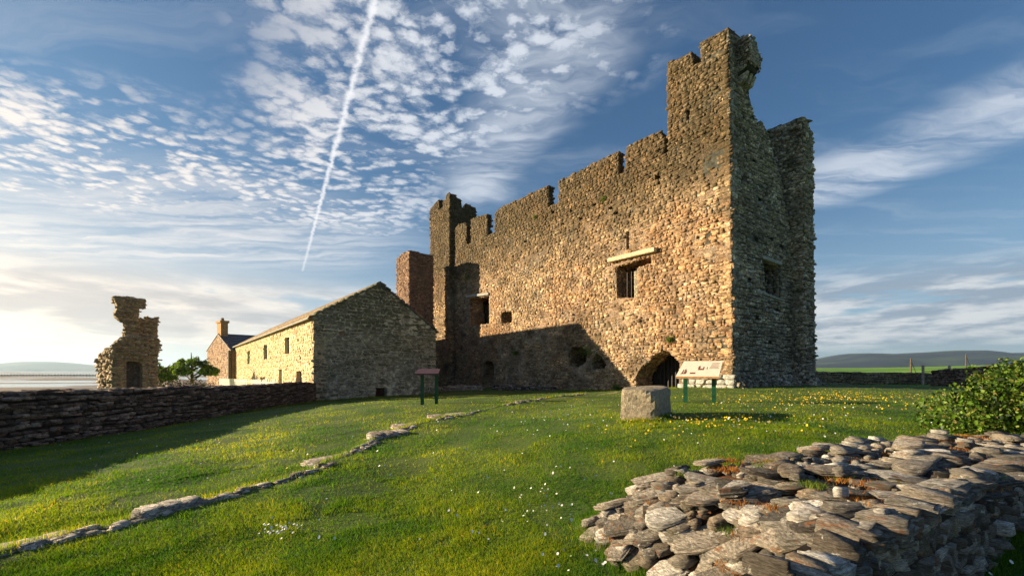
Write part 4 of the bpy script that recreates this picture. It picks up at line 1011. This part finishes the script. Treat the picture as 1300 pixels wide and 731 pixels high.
# weeds rooted in the castle wall
for i, (px, py, s, lab) in enumerate([(594, 352, .45, 'green weed tuft growing beside the left window of the castle wall'), (851, 431, .22, 'small round green tuft on the wall above the arched gate'), (748, 446, .7, 'trailing weeds over the broken hole low in the castle wall'),
                         (679, 276, .3, 'little green tuft under the middle parapet of the castle'), (765, 254, .3, 'small weed high on the wall under the long merlon'), (785, 492, .4, 'yellow green weeds at the left foot of the arched gate'), (655, 448, .35, 'weed patch in the shaded wall left of the broken hole')]):
    a, z = uvA(px, py); c = np.array((CX+U[0]*a-V[0]*.08, CY+U[1]*a-V[1]*.08, z)); d = R.randn(500, 3)*np.array((s*.5, s*.5, s*.4)); d += np.array((*NA, 0))*.02
    e = empty('wall_weed', lab, 'plant', tuple(c)); v, f, tn = leaves(c+d*.8, np.tile(np.array((*NA, .3)), (500, 1)), .09, .5); mk('leaves', v, f, M_tuft, e, tint=tn, kind='stuff')

# ------------------------------------------------------------------ stone block, signs
def block():
    zb = -.95; D = 8.35
    c = lambda px, D, z: ((px-HX)/F*D, D, z)
    gg = lambda x, y: gz(x, y)-.05
    bx = [c(786, 8.3, 0), c(832, 8.0, 0), c(852, 8.9, 0), c(800, 9.3, 0)]
    e = None
    n = 9; grid = {}; v = []; f = []
    top = [(HY-493)/F*8.3, (HY-496)/F*8.0, (HY-489)/F*8.9, (HY-489)/F*9.3]
    def P_(u, w, t_):
        b0 = [np.array(q) for q in bx]; lo = (b0[0]*(1-u)+b0[1]*u)*(1-w)+(b0[3]*(1-u)+b0[2]*u)*w
        zt_ = (top[0]*(1-u)+top[1]*u)*(1-w)+(top[3]*(1-u)+top[2]*u)*w; zl = gz(lo[0], lo[1])-.08
        p = np.array((lo[0], lo[1], zl+(zt_-zl)*t_)); ctr = np.array((1.35*.9+.2+.0, 8.6, -.6)); ctr = sum(b0)/4+np.array((0, 0, -.6))
        ins = .05*(abs(u-.5)*2)**6*(abs(w-.5)*2)**6+.045*((abs(t_-.5)*2)**8)*((abs(u-.5)*2)**8+(abs(w-.5)*2)**8)
        dd = p-ctr; k = (float(fbm(np.array(p[0]*3+p[2]*2), np.array(p[1]*3-p[2]*3), 5))-.5)*.16
        return ctr+dd*(1+k-ins)
    def face(fn):
        i0 = len(v)
        for i in range(n):
            for j in range(n): v.append(P_(*fn(i/(n-1), j/(n-1))))
        for i in range(n-1):
            for j in range(n-1): f.append([i0+i*n+j, i0+i*n+j+1, i0+(i+1)*n+j+1, i0+(i+1)*n+j])
    for fn in (lambda a, b: (a, b, 1), lambda a, b: (a, 0, b), lambda a, b: (a, 1, b), lambda a, b: (0, a, b), lambda a, b: (1, a, b)): face(fn)
    mk('stone_block', v, f, M_block, label='large rough hewn stone block sitting on the grass before the arched gate', cat='stone block', origin=(2.2, 8.6, -1.0))
block()
def sign(name, label, x0, x1, yb, D, ztop_f, ztop_b, tilt_dir, pan_mat, tot, flip=False):
    n0 = len(bpy.data.objects); e = empty(name, label, 'sign', ((x0+x1)/2, D, yb), 'information boards on green posts')
    w = x1-x0; zb = ztop_b; zf = ztop_f
    s = -1 if not flip else 1       # the low edge is the one near the camera
    y0 = D-.28; y1 = D+.28; lean = .09 if not flip else -.05
    a = np.array((x0-.12, y0, zf)); b_ = np.array((x1-.02, y0, zf)); c = np.array((x1+lean, y1, zb)); d = np.array((x0+lean-.02, y1, zb)); up = np.array((0, -.3, 1.))*.03
    q = B(); q.hexa([a, b_, c, d], [a+up, b_+up, c+up, d+up]); q.mk('panel', pan_mat, e)
    q = B(); q.box((a+b_)/2+(0, -.02, -.025), ((w+.1)/2, 0, 0), (0, .015, 0), (0, 0, .05)); q.mk('frame', M_frame if not flip else M_panel2, e)
    for px_ in (x0+.12, x1-.14):
        q = B(); g0 = gz(px_, D); q.box((px_, D, g0-.2), (.055, 0, 0), (0, .045, 0), (0, 0, (zf+zb)/2-.02-g0+.2)); o = q.mk('post', M_green, e)
    if not flip:
        def on(u, v_): return (a*(1-u)+b_*u)*(1-v_)+(d*(1-u)+c*u)*v_+up*1.08
        def rect(u0, u1, v0, v1, nm): qq = B(); qq.add([on(u0, v0), on(u1, v0), on(u1, v1), on(u0, v1)], [[0, 1, 2, 3]]); qq.mk(nm, M_ink, e)
        for k in range(5): rect(.72+.01*k, .95-.02*(k % 2), .50+k*.08, .53+k*.08, 'text_line')
        rect(.46, .60, .40, .50, 'drawing'); rect(.45, .50, .5, .66, 'drawing'); rect(.57, .6, .5, .6, 'drawing'); rect(.66, .68, .45, .6, 'drawing')
        rect(.08, .20, .14, .20, 'drawing'); rect(.10, .13, .2, .42, 'drawing'); rect(.15, .18, .2, .46, 'drawing'); rect(.18, .21, .16, .36, 'drawing'); rect(.30, .43, .15, .25, 'text_line')
    if not flip: e.rotation_euler.z = math.radians(-24); e.scale.x = 1.0
    return e
D1 = 12.3; sx = lambda px, D: (px-HX)/F*D
sign('information_board', 'pale sunlit information board on two green posts in front of the arched gate', sx(866, D1), sx(911, D1), -.9, D1, -(479-HY)/F*(D1-.28), (HY-459.5)/F*(D1+.28), 1, M_panel, 1)
sign('information_board', 'dark maroon information board on two green posts in front of the barn gable', sx(532, 16), sx(559, 16), -1.25, 16, -(475-HY)/F*15.7, (HY-469)/F*16.3, 1, M_panel2, 1, flip=True)

# ------------------------------------------------------------------ sunken wall line across the lawn
sw = empty('sunken_wall', 'line of pale stones of a buried wall crossing the lawn towards the castle', 'sunken wall', (EDGE[2][0], EDGE[2][1], -1.6))
ss_ = []
def seg_pt(s):
    for (p, q) in zip(EDGE[:-1], EDGE[1:]):
        p = np.array(p); q = np.array(q); L = np.linalg.norm(q-p)
        if s <= L: return p+(q-p)*s/L, (q-p)/L
        s -= L
    return np.array(EDGE[-1]), (q-p)/L
TL = sum(math.hypot(a[0]-b_[0], a[1]-b_[1]) for a, b_ in zip(EDGE[:-1], EDGE[1:]))
s = 0
while s < TL:
    p, d = seg_pt(s); D = p[1]; nrm = np.array((d[1], -d[0]))
    step = rnd.uniform(.10, .2)*(1+D*.05)
    bare = .5+.5*math.sin(s*1.7+1) > (.78 if D > 9 else .93)
    if not bare:
        for k in range(4 if D < 9 else 3):
            o_ = rnd.uniform(.0, .25); c = p+nrm*o_; z = gz(*c)
            ang = rnd.uniform(-.4, .4); X_ = np.array((d[0]*math.cos(ang)-d[1]*math.sin(ang), d[0]*math.sin(ang)+d[1]*math.cos(ang), rnd.uniform(-.08, .08))); X_ /= np.linalg.norm(X_); Y_ = np.cross((0, 0, 1), X_); Y_ /= np.linalg.norm(Y_)
            w = rnd.uniform(.08, .26)*(1+D*.03); hh_ = rnd.uniform(.05, .12)*(1+D*.03)
            ss_.append((rnd.randrange(16), place((*c, z+rnd.uniform(-.012, .010)), X_, Y_, np.cross(X_, Y_), w, hh_, rnd.uniform(.03, .06)), w*hh_))
    s += step
stones(ss_, M_kerb, sw, T=SL, tag_='k2', singles=min(260, len(ss_)), stuff_name='small_stones')
fv = []; ff = []; ss0 = 8.5; k = 0
while ss0 < TL+7:
    if ss0 < TL: p, d = seg_pt(ss0)
    else: p = np.array(EDGE[-1])+d*(ss0-TL)
    nr = np.array((d[1], -d[0]))
    wv = .10+.05*math.sin(ss0*2.1); c0 = p+nr*(.08-wv); c1 = p+nr*(.08+wv+.02*math.sin(ss0*5))
    fv += [(*c0, gz(*c0)+.012), (*c1, gz(*c1)+.012)]
    if k: ff.append([2*k-2, 2*k-1, 2*k+1, 2*k])
    k += 1; ss0 += .25
mk('path', fv, ff, plain('trodden_pale_earth', (.42, .34, .24), .95, .3, 5, bump=.5), kind='structure')
# larger stones where the wall steps up
steps = [(35, 694, 4.05, .42, .22, .10, 'flat stone step nearest the bottom left corner of the lawn'), (212, 648, 4.95, .46, .24, .12, 'pale raised stone slab jutting from the sunken wall line'), (418, 582, 7.2, .55, .3, .12, 'broad pale stone lying across the sunken wall line'),
         (492, 558, 9.0, .6, .35, .13, 'squared stone ledge further up the sunken wall line'), (525, 543, 10.6, .7, .35, .12, 'low brown stone ledge second from the top of the sunken wall line'), (572, 528, 12.6, .9, .4, .12, 'farthest brown stone ledge of the sunken wall line')]
for k, (px, py, D, w, dp, hh_, lab) in enumerate(steps):
    x = sx(px, D); dd = np.array((.55, .83)) if D < 8 else np.array((.75, .66)); z = gz(x, D)
    out = []; e = empty('stone_step', lab, 'stone', (x, D, z), 'raised stones of the sunken wall')
    dp *= 1.35; hh_ *= .75
    for j in range(3):
        c = np.array((x, D))+dd*(j-1)*w*.42
        out.append((rnd.randrange(16), place((c[0], c[1], z+hh_*.05+rnd.uniform(0, .02)), (dd[0], dd[1], rnd.uniform(-.05, .05)), (-dd[1], dd[0], 0), (0, 0, 1), w*rnd.uniform(.5, .62), dp*rnd.uniform(.85, 1.1), hh_*1.1), 1))
        out.append((rnd.randrange(16), place((c[0]+.02, c[1]+.03, z+hh_*.55), (dd[0], dd[1], rnd.uniform(-.05, .05)), (-dd[1], dd[0], 0), (0, 0, 1), w*rnd.uniform(.42, .55), dp*.85, hh_*.5), 1))
    stones(out, M_kerb, e, T=SL, tag_='k2', singles=len(out))

# ------------------------------------------------------------------ ruined rubble wall in the foreground
FP = [(.62, 4.0), (.85, 3.45), (1.2, 2.95), (1.15, 2.3), (1.09, 1.72), (1.47, 1.96), (4.48, 3.86), (6.5, 5.13), (6.3, 5.9), (5.2, 5.9), (4.46, 5.25), (3.6, 5.05), (2.96, 4.62), (2.4, 4.68), (2.05, 4.45), (1.4, 4.4), (.9, 4.32)]
def top_h(x, y):
    """height of the rubble top"""
    x = np.asarray(x, float); y = np.asarray(y, float)
    h = -.80-.33*np.clip((2.3-x)/1.5, 0, 1)*np.clip((y-2.1)/1.2, 0, 1)+(fbm(x*1.6, y*1.6, 21)-.5)*.16
    return h
def edge_d(x, y, pl):
    pl = list(pl)+[pl[0]]; return np.abs(segdist(x, y, pl))
LEFTE = [(.9, 4.32), (.62, 4.0), (.85, 3.45), (1.2, 2.95), (1.15, 2.3), (1.09, 1.72)]
BACKE = [(6.3, 5.9), (5.2, 5.9), (4.46, 5.25), (3.6, 5.05), (2.96, 4.62), (2.4, 4.68), (2.05, 4.45), (1.4, 4.4), (.9, 4.32)]
def body_h(x, y):
    g_ = ground(x, y); t_ = top_h(x, y)
    dl = np.abs(segdist(x, y, LEFTE)); db = np.abs(segdist(x, y, BACKE))
    k = np.clip(dl/.55, 0, 1)**.6; k2 = np.clip(db/.22, 0, 1)**.5
    return g_-.03+(t_-g_)*k*k2
rw_ = empty('rubble_wall', 'broken foreground wall of split slate rubble with lichen and rusty growth', 'ruined wall', (2.5, 3.6, -1.3))
# body
st = .08; xs = np.arange(.5, 6.4, st); ys = np.arange(1.6, 6.1, st); XX, YY = np.meshgrid(xs, ys)
inside = inpoly(XX.ravel(), YY.ravel(), FP).reshape(XX.shape); BH = body_h(XX.ravel(), YY.ravel()).reshape(XX.shape)-.07
v = []; f = []; ids = {}
for j in range(len(ys)-1):
    for i in range(len(xs)-1):
        if inside[j, i] and inside[j, i+1] and inside[j+1, i] and inside[j+1, i+1]:
            q_ = []
            for (a, b_) in ((j, i), (j, i+1), (j+1, i+1), (j+1, i)):
                if (a, b_) not in ids: ids[(a, b_)] = len(v); v.append((XX[a, b_], YY[a, b_], BH[a, b_]))
                q_.append(ids[(a, b_)])
            f.append(q_)
M_earth = plain('rubble_earth', (.045, .03, .022), .95, .6, 12, bump=.9, col2=(.13, .06, .03))
mk('earth_core', v, f, M_earth, rw_, smooth=True)
# outer face (right side)
A0 = np.array((1.09, 1.72)); A1 = np.array((4.48, 3.86)); dA = (A1-A0)/np.linalg.norm(A1-A0); LL = float(np.linalg.norm(np.array((6.5, 5.13))-A0)); nA_ = np.array((dA[1], -dA[0]))
topl = [(LL*k/14, float(top_h(*(A0+dA*LL*k/14)))-.09) for k in range(15)]
outl = [(0, -1.75)]+topl+[(LL, -1.75)]
v, f = wall_slab((*A0, 0), dA, nA_, outl, [], .25); mk('face_core', v, f, M_wallcore, rw_)
fr = []; masonry(fr, (*A0, 0), dA, nA_, outl, [], hh=(.04, .11), ww=(.06, .22), dep=(.015, .05))
caps = []; s = 0
while s < LL:
    w = rnd.uniform(.16, .40)*min(1, .5+s*.16); c = A0+dA*(s+w/2)-nA_*rnd.uniform(.04, .12); z = float(top_h(*c))
    caps.append((rnd.randrange(16), place((*c, z-.02+rnd.uniform(-.02, .02)), (*dA, rnd.uniform(-.08, .08)), (*(-nA_), 0), (0, 0, 1), w, rnd.uniform(.18, .30), rnd.uniform(.05, .10)), w*.3)); s += w*.95
rub = []; cells = {}
def fits(x, y, rr):
    for i in range(int(x/.25)-2, int(x/.25)+3):
        for j in range(int(y/.25)-2, int(y/.25)+3):
            for (a, b_, q_) in cells.get((i, j), ()):
                if (a-x)**2+((b_-y)*1.45)**2 < (rr+q_)**2: return False
    return True
def lay(x, y, w, dp, th, dz_=0, spread=.35):
    hz_0 = float(body_h(np.array([x]), np.array([y]))[0]); gx_ = float(body_h(np.array([x+.06]), np.array([y]))[0])-hz_0; gy_ = float(body_h(np.array([x]), np.array([y+.06]))[0])-hz_0
    nx = -np.clip(gx_/.06, -1, 1)*.35+rnd.gauss(0, .07); ny = -np.clip(gy_/.06, -1, 1)*.35+rnd.gauss(0, .07)-.03
    Z_ = np.array((nx, ny, 1.)); Z_ /= np.linalg.norm(Z_); a_ = rnd.gauss(.25, spread); X_ = np.array((math.cos(a_), math.sin(a_), 0)); X_ -= Z_*(X_@Z_); X_ /= np.linalg.norm(X_); Y_ = np.cross(Z_, X_)
    rub.append((rnd.randrange(16), place((x, y, hz_0+dz_), X_, Y_, Z_, w, dp, th), w*dp))
for base_z, keep_ in ((-.045, 1.0), (-.008, .85), (.028, .5)):
    cells = {}
    for (w0, w1, n_) in ((.34, .52, 400), (.24, .36, 1300), (.16, .25, 2600), (.10, .17, 3500), (.06, .11, 3500)):
        for _ in range(int(n_*keep_)):
            x = rnd.uniform(.55, 6.4); y = rnd.uniform(1.7, 6.0); D_ = math.hypot(x, y)
            if D_ > 5.5 and w0 < .1: continue
            if w1 > .3 and D_ < 3.0: continue
            if not inpoly(np.array([x]), np.array([y]), FP)[0]: continue
            if base_z > -.01 and float(vnoise(np.array([x*2.2]), np.array([y*2.2]), 88)[0]) < (.35 if base_z < .01 else .5): continue
            w = rnd.uniform(w0, w1); dp = w*rnd.uniform(.40, .64)
            if fits(x, y, w*.43):
                cells.setdefault((int(x/.25), int(y/.25)), []).append((x, y, w*.43)); th = rnd.uniform(.026, .058) if w > .12 else rnd.uniform(.02, .045)
                lay(x, y, w, dp, th, base_z+rnd.uniform(-.012, .015))
for _ in range(600):
    x = rnd.uniform(.6, 2.6); y = rnd.uniform(1.75, 4.4); dl = float(np.abs(segdist(np.array([x]), np.array([y]), LEFTE))[0])
    if dl > .75 or not inpoly(np.array([x]), np.array([y]), FP)[0]: continue
    w = rnd.uniform(.12, .34)*min(1, math.hypot(x, y)/3.6); lay(x, y, w, w*rnd.uniform(.45, .7), rnd.uniform(.03, .065), rnd.uniform(-.03, .02), .5)
for _ in range(160):
    x = rnd.uniform(.8, 6.2); y = rnd.uniform(2.0, 5.8)
    if not inpoly(np.array([x]), np.array([y]), FP)[0]: continue
    w = rnd.uniform(.14, .4)*min(1, math.hypot(x, y)/4); lay(x, y, w, w*rnd.uniform(.45, .7), rnd.uniform(.025, .055), rnd.uniform(.04, .08), .6)
stones(fr, M_slate, rw_, tag_='fr', singles=110, stuff_name='face_rubble')
stones(rub+caps, M_slate, rw_, T=SL, tag_='sl', singles=190, single_name='slate', stuff_name='slate_rubble')
def blades(P_, h, w, lean=.5):
    """thin triangles, one per root point"""
    n = len(P_); t_ = R.rand(n)*2*np.pi; wx = np.c_[np.cos(t_), np.sin(t_), np.zeros(n)]*(w[:, None]*.5)
    l = R.randn(n, 2)*lean*h[:, None]; tip = P_+np.c_[l, h]
    v = np.stack([P_-wx, P_+wx, tip], 1).reshape(-1, 3); k = np.arange(n)*3
    return v, np.stack([k, k+1, k+2], 1)
def tufts(cs, n, sp, h, w, mat, name, lab=None, parent=None, **kw):
    i = R.randint(0, len(cs), n); P_ = np.array(cs)[i]+np.c_[R.randn(n, 2)*sp, np.zeros(n)]
    v, f = blades(P_, h*(.5+R.rand(n)), np.full(n, w), .45); return mk(name, v, f, mat, parent, tint=R.rand(n), kind='stuff', **kw)
cl = []; cg = []
while len(cl) < 42 or len(cg) < 26:
    x = rnd.uniform(.8, 5.8); y = rnd.uniform(2.2, 5.6)
    if not inpoly(np.array([x]), np.array([y]), FP)[0]: continue
    z = float(body_h(np.array([x]), np.array([y]))[0])-.0
    if rnd.random() < .6 and len(cl) < 42: cl.append((x, y, z))
    elif len(cg) < 26: cg.append((x, y, z))
tufts(cl, 9000, .06, .026, .007, M_dry, 'rusty_growth', parent=rw_)
tufts(cg, 5000, .05, .035, .006, M_tuft, 'green_growth', parent=rw_)

# ------------------------------------------------------------------ far right: field walls, fence posts, gate
low_wall('field_wall', 'sunlit brown dry stone field wall running right from the foot of the castle', 'stone wall', sx(1036, 38) and (sx(1030, 38), 38), (sx(1185, 40), 40), (-2.2, -2.2), (-.18, -.30), .5, M_ruin, M_wallcore, (.1, .22), (.2, .5), 0)
low_wall('field_wall', 'dark overgrown field wall rising behind the leafy bush', 'stone wall', (sx(1183, 36), 36), (sx(1420, 26), 26), (-2.2, -1.6), (-.05, .85), .6, M_wall, M_wallcore, (.1, .22), (.2, .5), 0)
for px, D, h, lab in ((1156, 48, 2.6, 'thin leaning fence post in the bright field beyond the brown wall'), (1226, 60, 2.6, 'farther fence post standing above the dark field wall')):
    x = sx(px, D); z = gz(x, D); q = B(); q.tube([(x, D, z-.3), (x+.05, D, z+h)], [.09, .07], 7); q.tube([(x, D, z+h-.1), (x+1.0, D, z)], [.03, .03], 4)
    q.mk('fence_post', M_wood, label=lab, cat='fence post', group='fence posts in the far field', origin=(x, D, z))
x = sx(1190, 38.5); e = empty('field_gate', 'small grey timber gate in the gap between the two field walls', 'gate', (x, 38.5, -1.3))
for k in range(4): q = B(); q.tube([(x-1.2, 38.5, -1.0+k*.3), (x+1.0, 38.6, -1.0+k*.3)], .04, 5); q.mk('rail', M_wood, e)
for a in (-1.25, 1.05): q = B(); q.tube([(x+a, 38.5, -1.9), (x+a, 38.5, .45)], .1, 7); q.mk('post', M_kerb, e)
# posts of the far shore fence, seen as a row on the flats
fe = empty('shore_fence', 'long row of small dark posts along the tidal flats at the left', 'fence', (-300, 300, -8))
pm = B(); pm.box((0, 0, 0), (.35, 0, 0), (0, .35, 0), (0, 0, 2.2)); pmm = raw_mesh('post', pm.v, pm.f); pmm.materials.append(M_wood)
for k in range(60):
    px = -90+k*4.0; D = 620; o = bpy.data.objects.new('post', pmm); C.objects.link(o); o.parent = fe; o.location = (sx(px, D)+300, D-300, .3+rnd.uniform(-.4, .3)); 
q = B(); q.box((sx(20, 640), 640, -8.2), (150, 0, 0), (0, 3, 0), (0, 0, 1.6)); q.mk('embankment', M_ruin, fe)

# ------------------------------------------------------------------ grass and flowers
def unproj(px, py, n_it=3):
    z = np.full(px.shape, -1.25)
    for _ in range(n_it):
        D = -z*F/(py-HY); D = np.clip(D, 1.2, 48); x = (px-HX)/F*D; z = ground(x, D)
    return x, D, z
def lawn_ok(x, y):
    r = ~inpoly(x, y, FP)
    wl = (x-W0[0])*dW[1]-(y-W0[1])*dW[0]      # to the right of the boundary wall
    r &= wl > .05
    r &= ~inpoly(x, y, [tuple(P2(-.1, -.1, 0)[:2]), tuple(P2(tl+5, -.1, 0)[:2]), tuple(P2(tl+5, 10, 0)[:2]), tuple(P2(-.1, 10, 0)[:2])])
    r &= ~inpoly(x, y, [tuple(G0+VH*-.1), tuple(G0+VH*9.3), tuple(G0+VH*9.3+UH*60), tuple(G0+UH*60)])
    s_ = segdist(x, y, EDGE); r &= ~((s_ > .0) & (s_ < .25) & (R.rand(*x.shape) < .93-.55*(y > 12)))
    return r
N = 620000
py = 474+(R.rand(N)**.85)*330; px = R.rand(N)*1700-200
N2 = 170000; py = np.r_[py, 474+(R.rand(N2)**.6)*330]; px = np.r_[px, np.where(R.rand(N2) < .7, 1500+R.rand(N2)*1500, -200-R.rand(N2)*500)]
x, y, z = unproj(px, py); ok = lawn_ok(x, y) & (y < 46)
# thin or scuffed patches
bare = fbm(x*1.1, y*1.1, 31, 4); ok &= ~((bare > .66) & (R.rand(len(px)) < .75))
x, y, z = x[ok], y[ok], z[ok]; x = x+R.randn(len(x))*.012
clump = fbm(x*2.2, y*2.2, 41, 3); h = (.018+.034*clump**1.5)*(.6+.8*R.rand(len(x)))*(1+.02*y)
w = np.maximum(.0035, y*.0014)*(.7+.6*R.rand(len(x)))
v, f = blades(np.c_[x, y, z-.004], h, w, .55)
tint = np.clip(.42*clump+.32*R.rand(len(x))+.25*fbm(x*.5, y*.5, 51)+(R.rand(len(x)) < .05)*.5-.05, 0, 1)
mk('lawn_grass', v, f, M_grass, tint=tint, kind='stuff', label='short green lawn grass covering the ground round the castle', cat='grass')
# rank grass along the foot of walls and stones
def fringe(line, n, sp, h0):
    pts_ = []
    for _ in range(n):
        k = rnd.randrange(len(line)-1); s_ = rnd.random(); a, b_ = line[k], line[k+1]
        pts_.append((a[0]+(b_[0]-a[0])*s_+rnd.gauss(0, sp), a[1]+(b_[1]-a[1])*s_+rnd.gauss(0, sp)))
    return np.array(pts_)
fx = np.concatenate([fringe([tuple(np.array(W0)+(.12, -6)), tuple(np.array(W1)+(.15, 0))], 5000, .08, .1), fringe(LEFTE+[(1.1, 1.7)], 5000, .05, .1), fringe(BACKE, 4000, .05, .1),
                     fringe([tuple(A0+nA_*.06), tuple(A0+dA*LL+nA_*.06)], 4000, .05, .1), fringe([(sx(785, 8.25), 8.2), (sx(834, 7.95), 7.92), (sx(853, 8.85), 8.9)], 900, .03, .1), fringe([pa(0, .1), pa(22, .1)], 3000, .12, .1),
                     fringe([tuple(np.array(EDGE[i])+(.02, 0)) for i in range(len(EDGE))], 6000, .05, .1), fringe([tuple(G0-UH*.12), tuple(G0+VH*9.2-UH*.12)], 3000, .1, .1)])
zz = ground(fx[:, 0], fx[:, 1]); n_ = len(fx)
v, f = blades(np.c_[fx, zz-.01], (.05+.07*R.rand(n_)), np.maximum(.006, fx[:, 1]*.0014), .4)
mk('rank_grass', v, f, M_grass, tint=R.rand(n_), kind='stuff', label='longer uncut grass fringing the feet of walls and stones', cat='grass')
def flowers(name, lab, spots, mat, size, cat):
    V_ = []; F_ = []
    xs_, ys_ = [], []
    for (cx_, cy_, sxx, syy, n_) in spots:
        xs_.append(cx_+R.randn(n_)*sxx); ys_.append(cy_+R.randn(n_)*syy)
    px_, py_ = np.concatenate(xs_), np.concatenate(ys_); k_ = py_ > 484; x, y, z = unproj(px_[k_], py_[k_]); ok = lawn_ok(x, y); x, y, z = x[ok], y[ok], z[ok]
    n_ = len(x); s_ = size*(.7+.6*R.rand(n_))*(1+y*.035)
    ang = np.arange(6)*np.pi/3; d = np.c_[np.cos(ang), np.sin(ang)]
    zt_ = z+.045+.03*R.rand(n_); tl_ = R.randn(n_, 2)*.35
    tl_[:, 1] -= .5
    rim = np.stack([np.stack([x+s_*a, y+s_*b_, zt_-(tl_[:, 0]*a+tl_[:, 1]*b_)*s_+.15*s_], 1) for a, b_ in d], 1)
    ctr = np.stack([x, y, zt_], 1)[:, None]
    v = np.concatenate([rim, ctr], 1).reshape(-1, 3); base_ = np.arange(n_)*7
    f = np.concatenate([np.stack([base_+k, base_+(k+1) % 6, base_+6], 1) for k in range(6)])
    mk(name, v, f, mat, kind='stuff', label=lab, cat=cat)
flowers('daisies', 'white daisies scattered in drifts through the lawn', [(360, 676, 16, 6, 40), (650, 590, 260, 40, 70), (720, 530, 60, 12, 80), (1000, 515, 120, 10, 90), (800, 715, 50, 10, 40), (300, 560, 150, 25, 70), (620, 655, 60, 30, 14), (950, 540, 90, 12, 60), (1230, 715, 40, 12, 14), (690, 640, 20, 20, 30)], M_daisy, .009, 'flowers')
flowers('buttercups', 'yellow buttercups massed on the lawn before the castle corner', [(1060, 506, 55, 4, 420), (1010, 508, 60, 5, 220), (920, 540, 70, 12, 150), (860, 555, 60, 14, 90), (1110, 515, 40, 8, 140), (950, 530, 30, 6, 80), (650, 560, 200, 40, 20)], M_butter, .010, 'flowers')

# ------------------------------------------------------------------ air
hz_ = B(); hz_.hexa([(-9500, -900, -60), (9500, -900, -60), (9500, 9500, -60), (-9500, 9500, -60)], [(-9500, -900, 260), (9500, -900, 260), (9500, 9500, 260), (-9500, 9500, 260)])
m = bpy.data.materials.new('thin_air'); m.use_nodes = True; nt = m.node_tree; nt.nodes.clear()
pv = nt.nodes.new('ShaderNodeVolumePrincipled'); pv.inputs['Color'].default_value = (.50, .72, 1, 1); pv.inputs['Density'].default_value = .00007; pv.inputs['Anisotropy'].default_value = .35
ou = nt.nodes.new('ShaderNodeOutputMaterial'); nt.links.new(pv.outputs[0], ou.inputs['Volume'])
hz_.mk('haze', m, kind='stuff', label='thin blue air between the lawn and the distant hills', cat='haze')
print('objects', len(bpy.data.objects), 'tris', sum(len(o.data.polygons) for o in bpy.data.objects if o.type == 'MESH'))
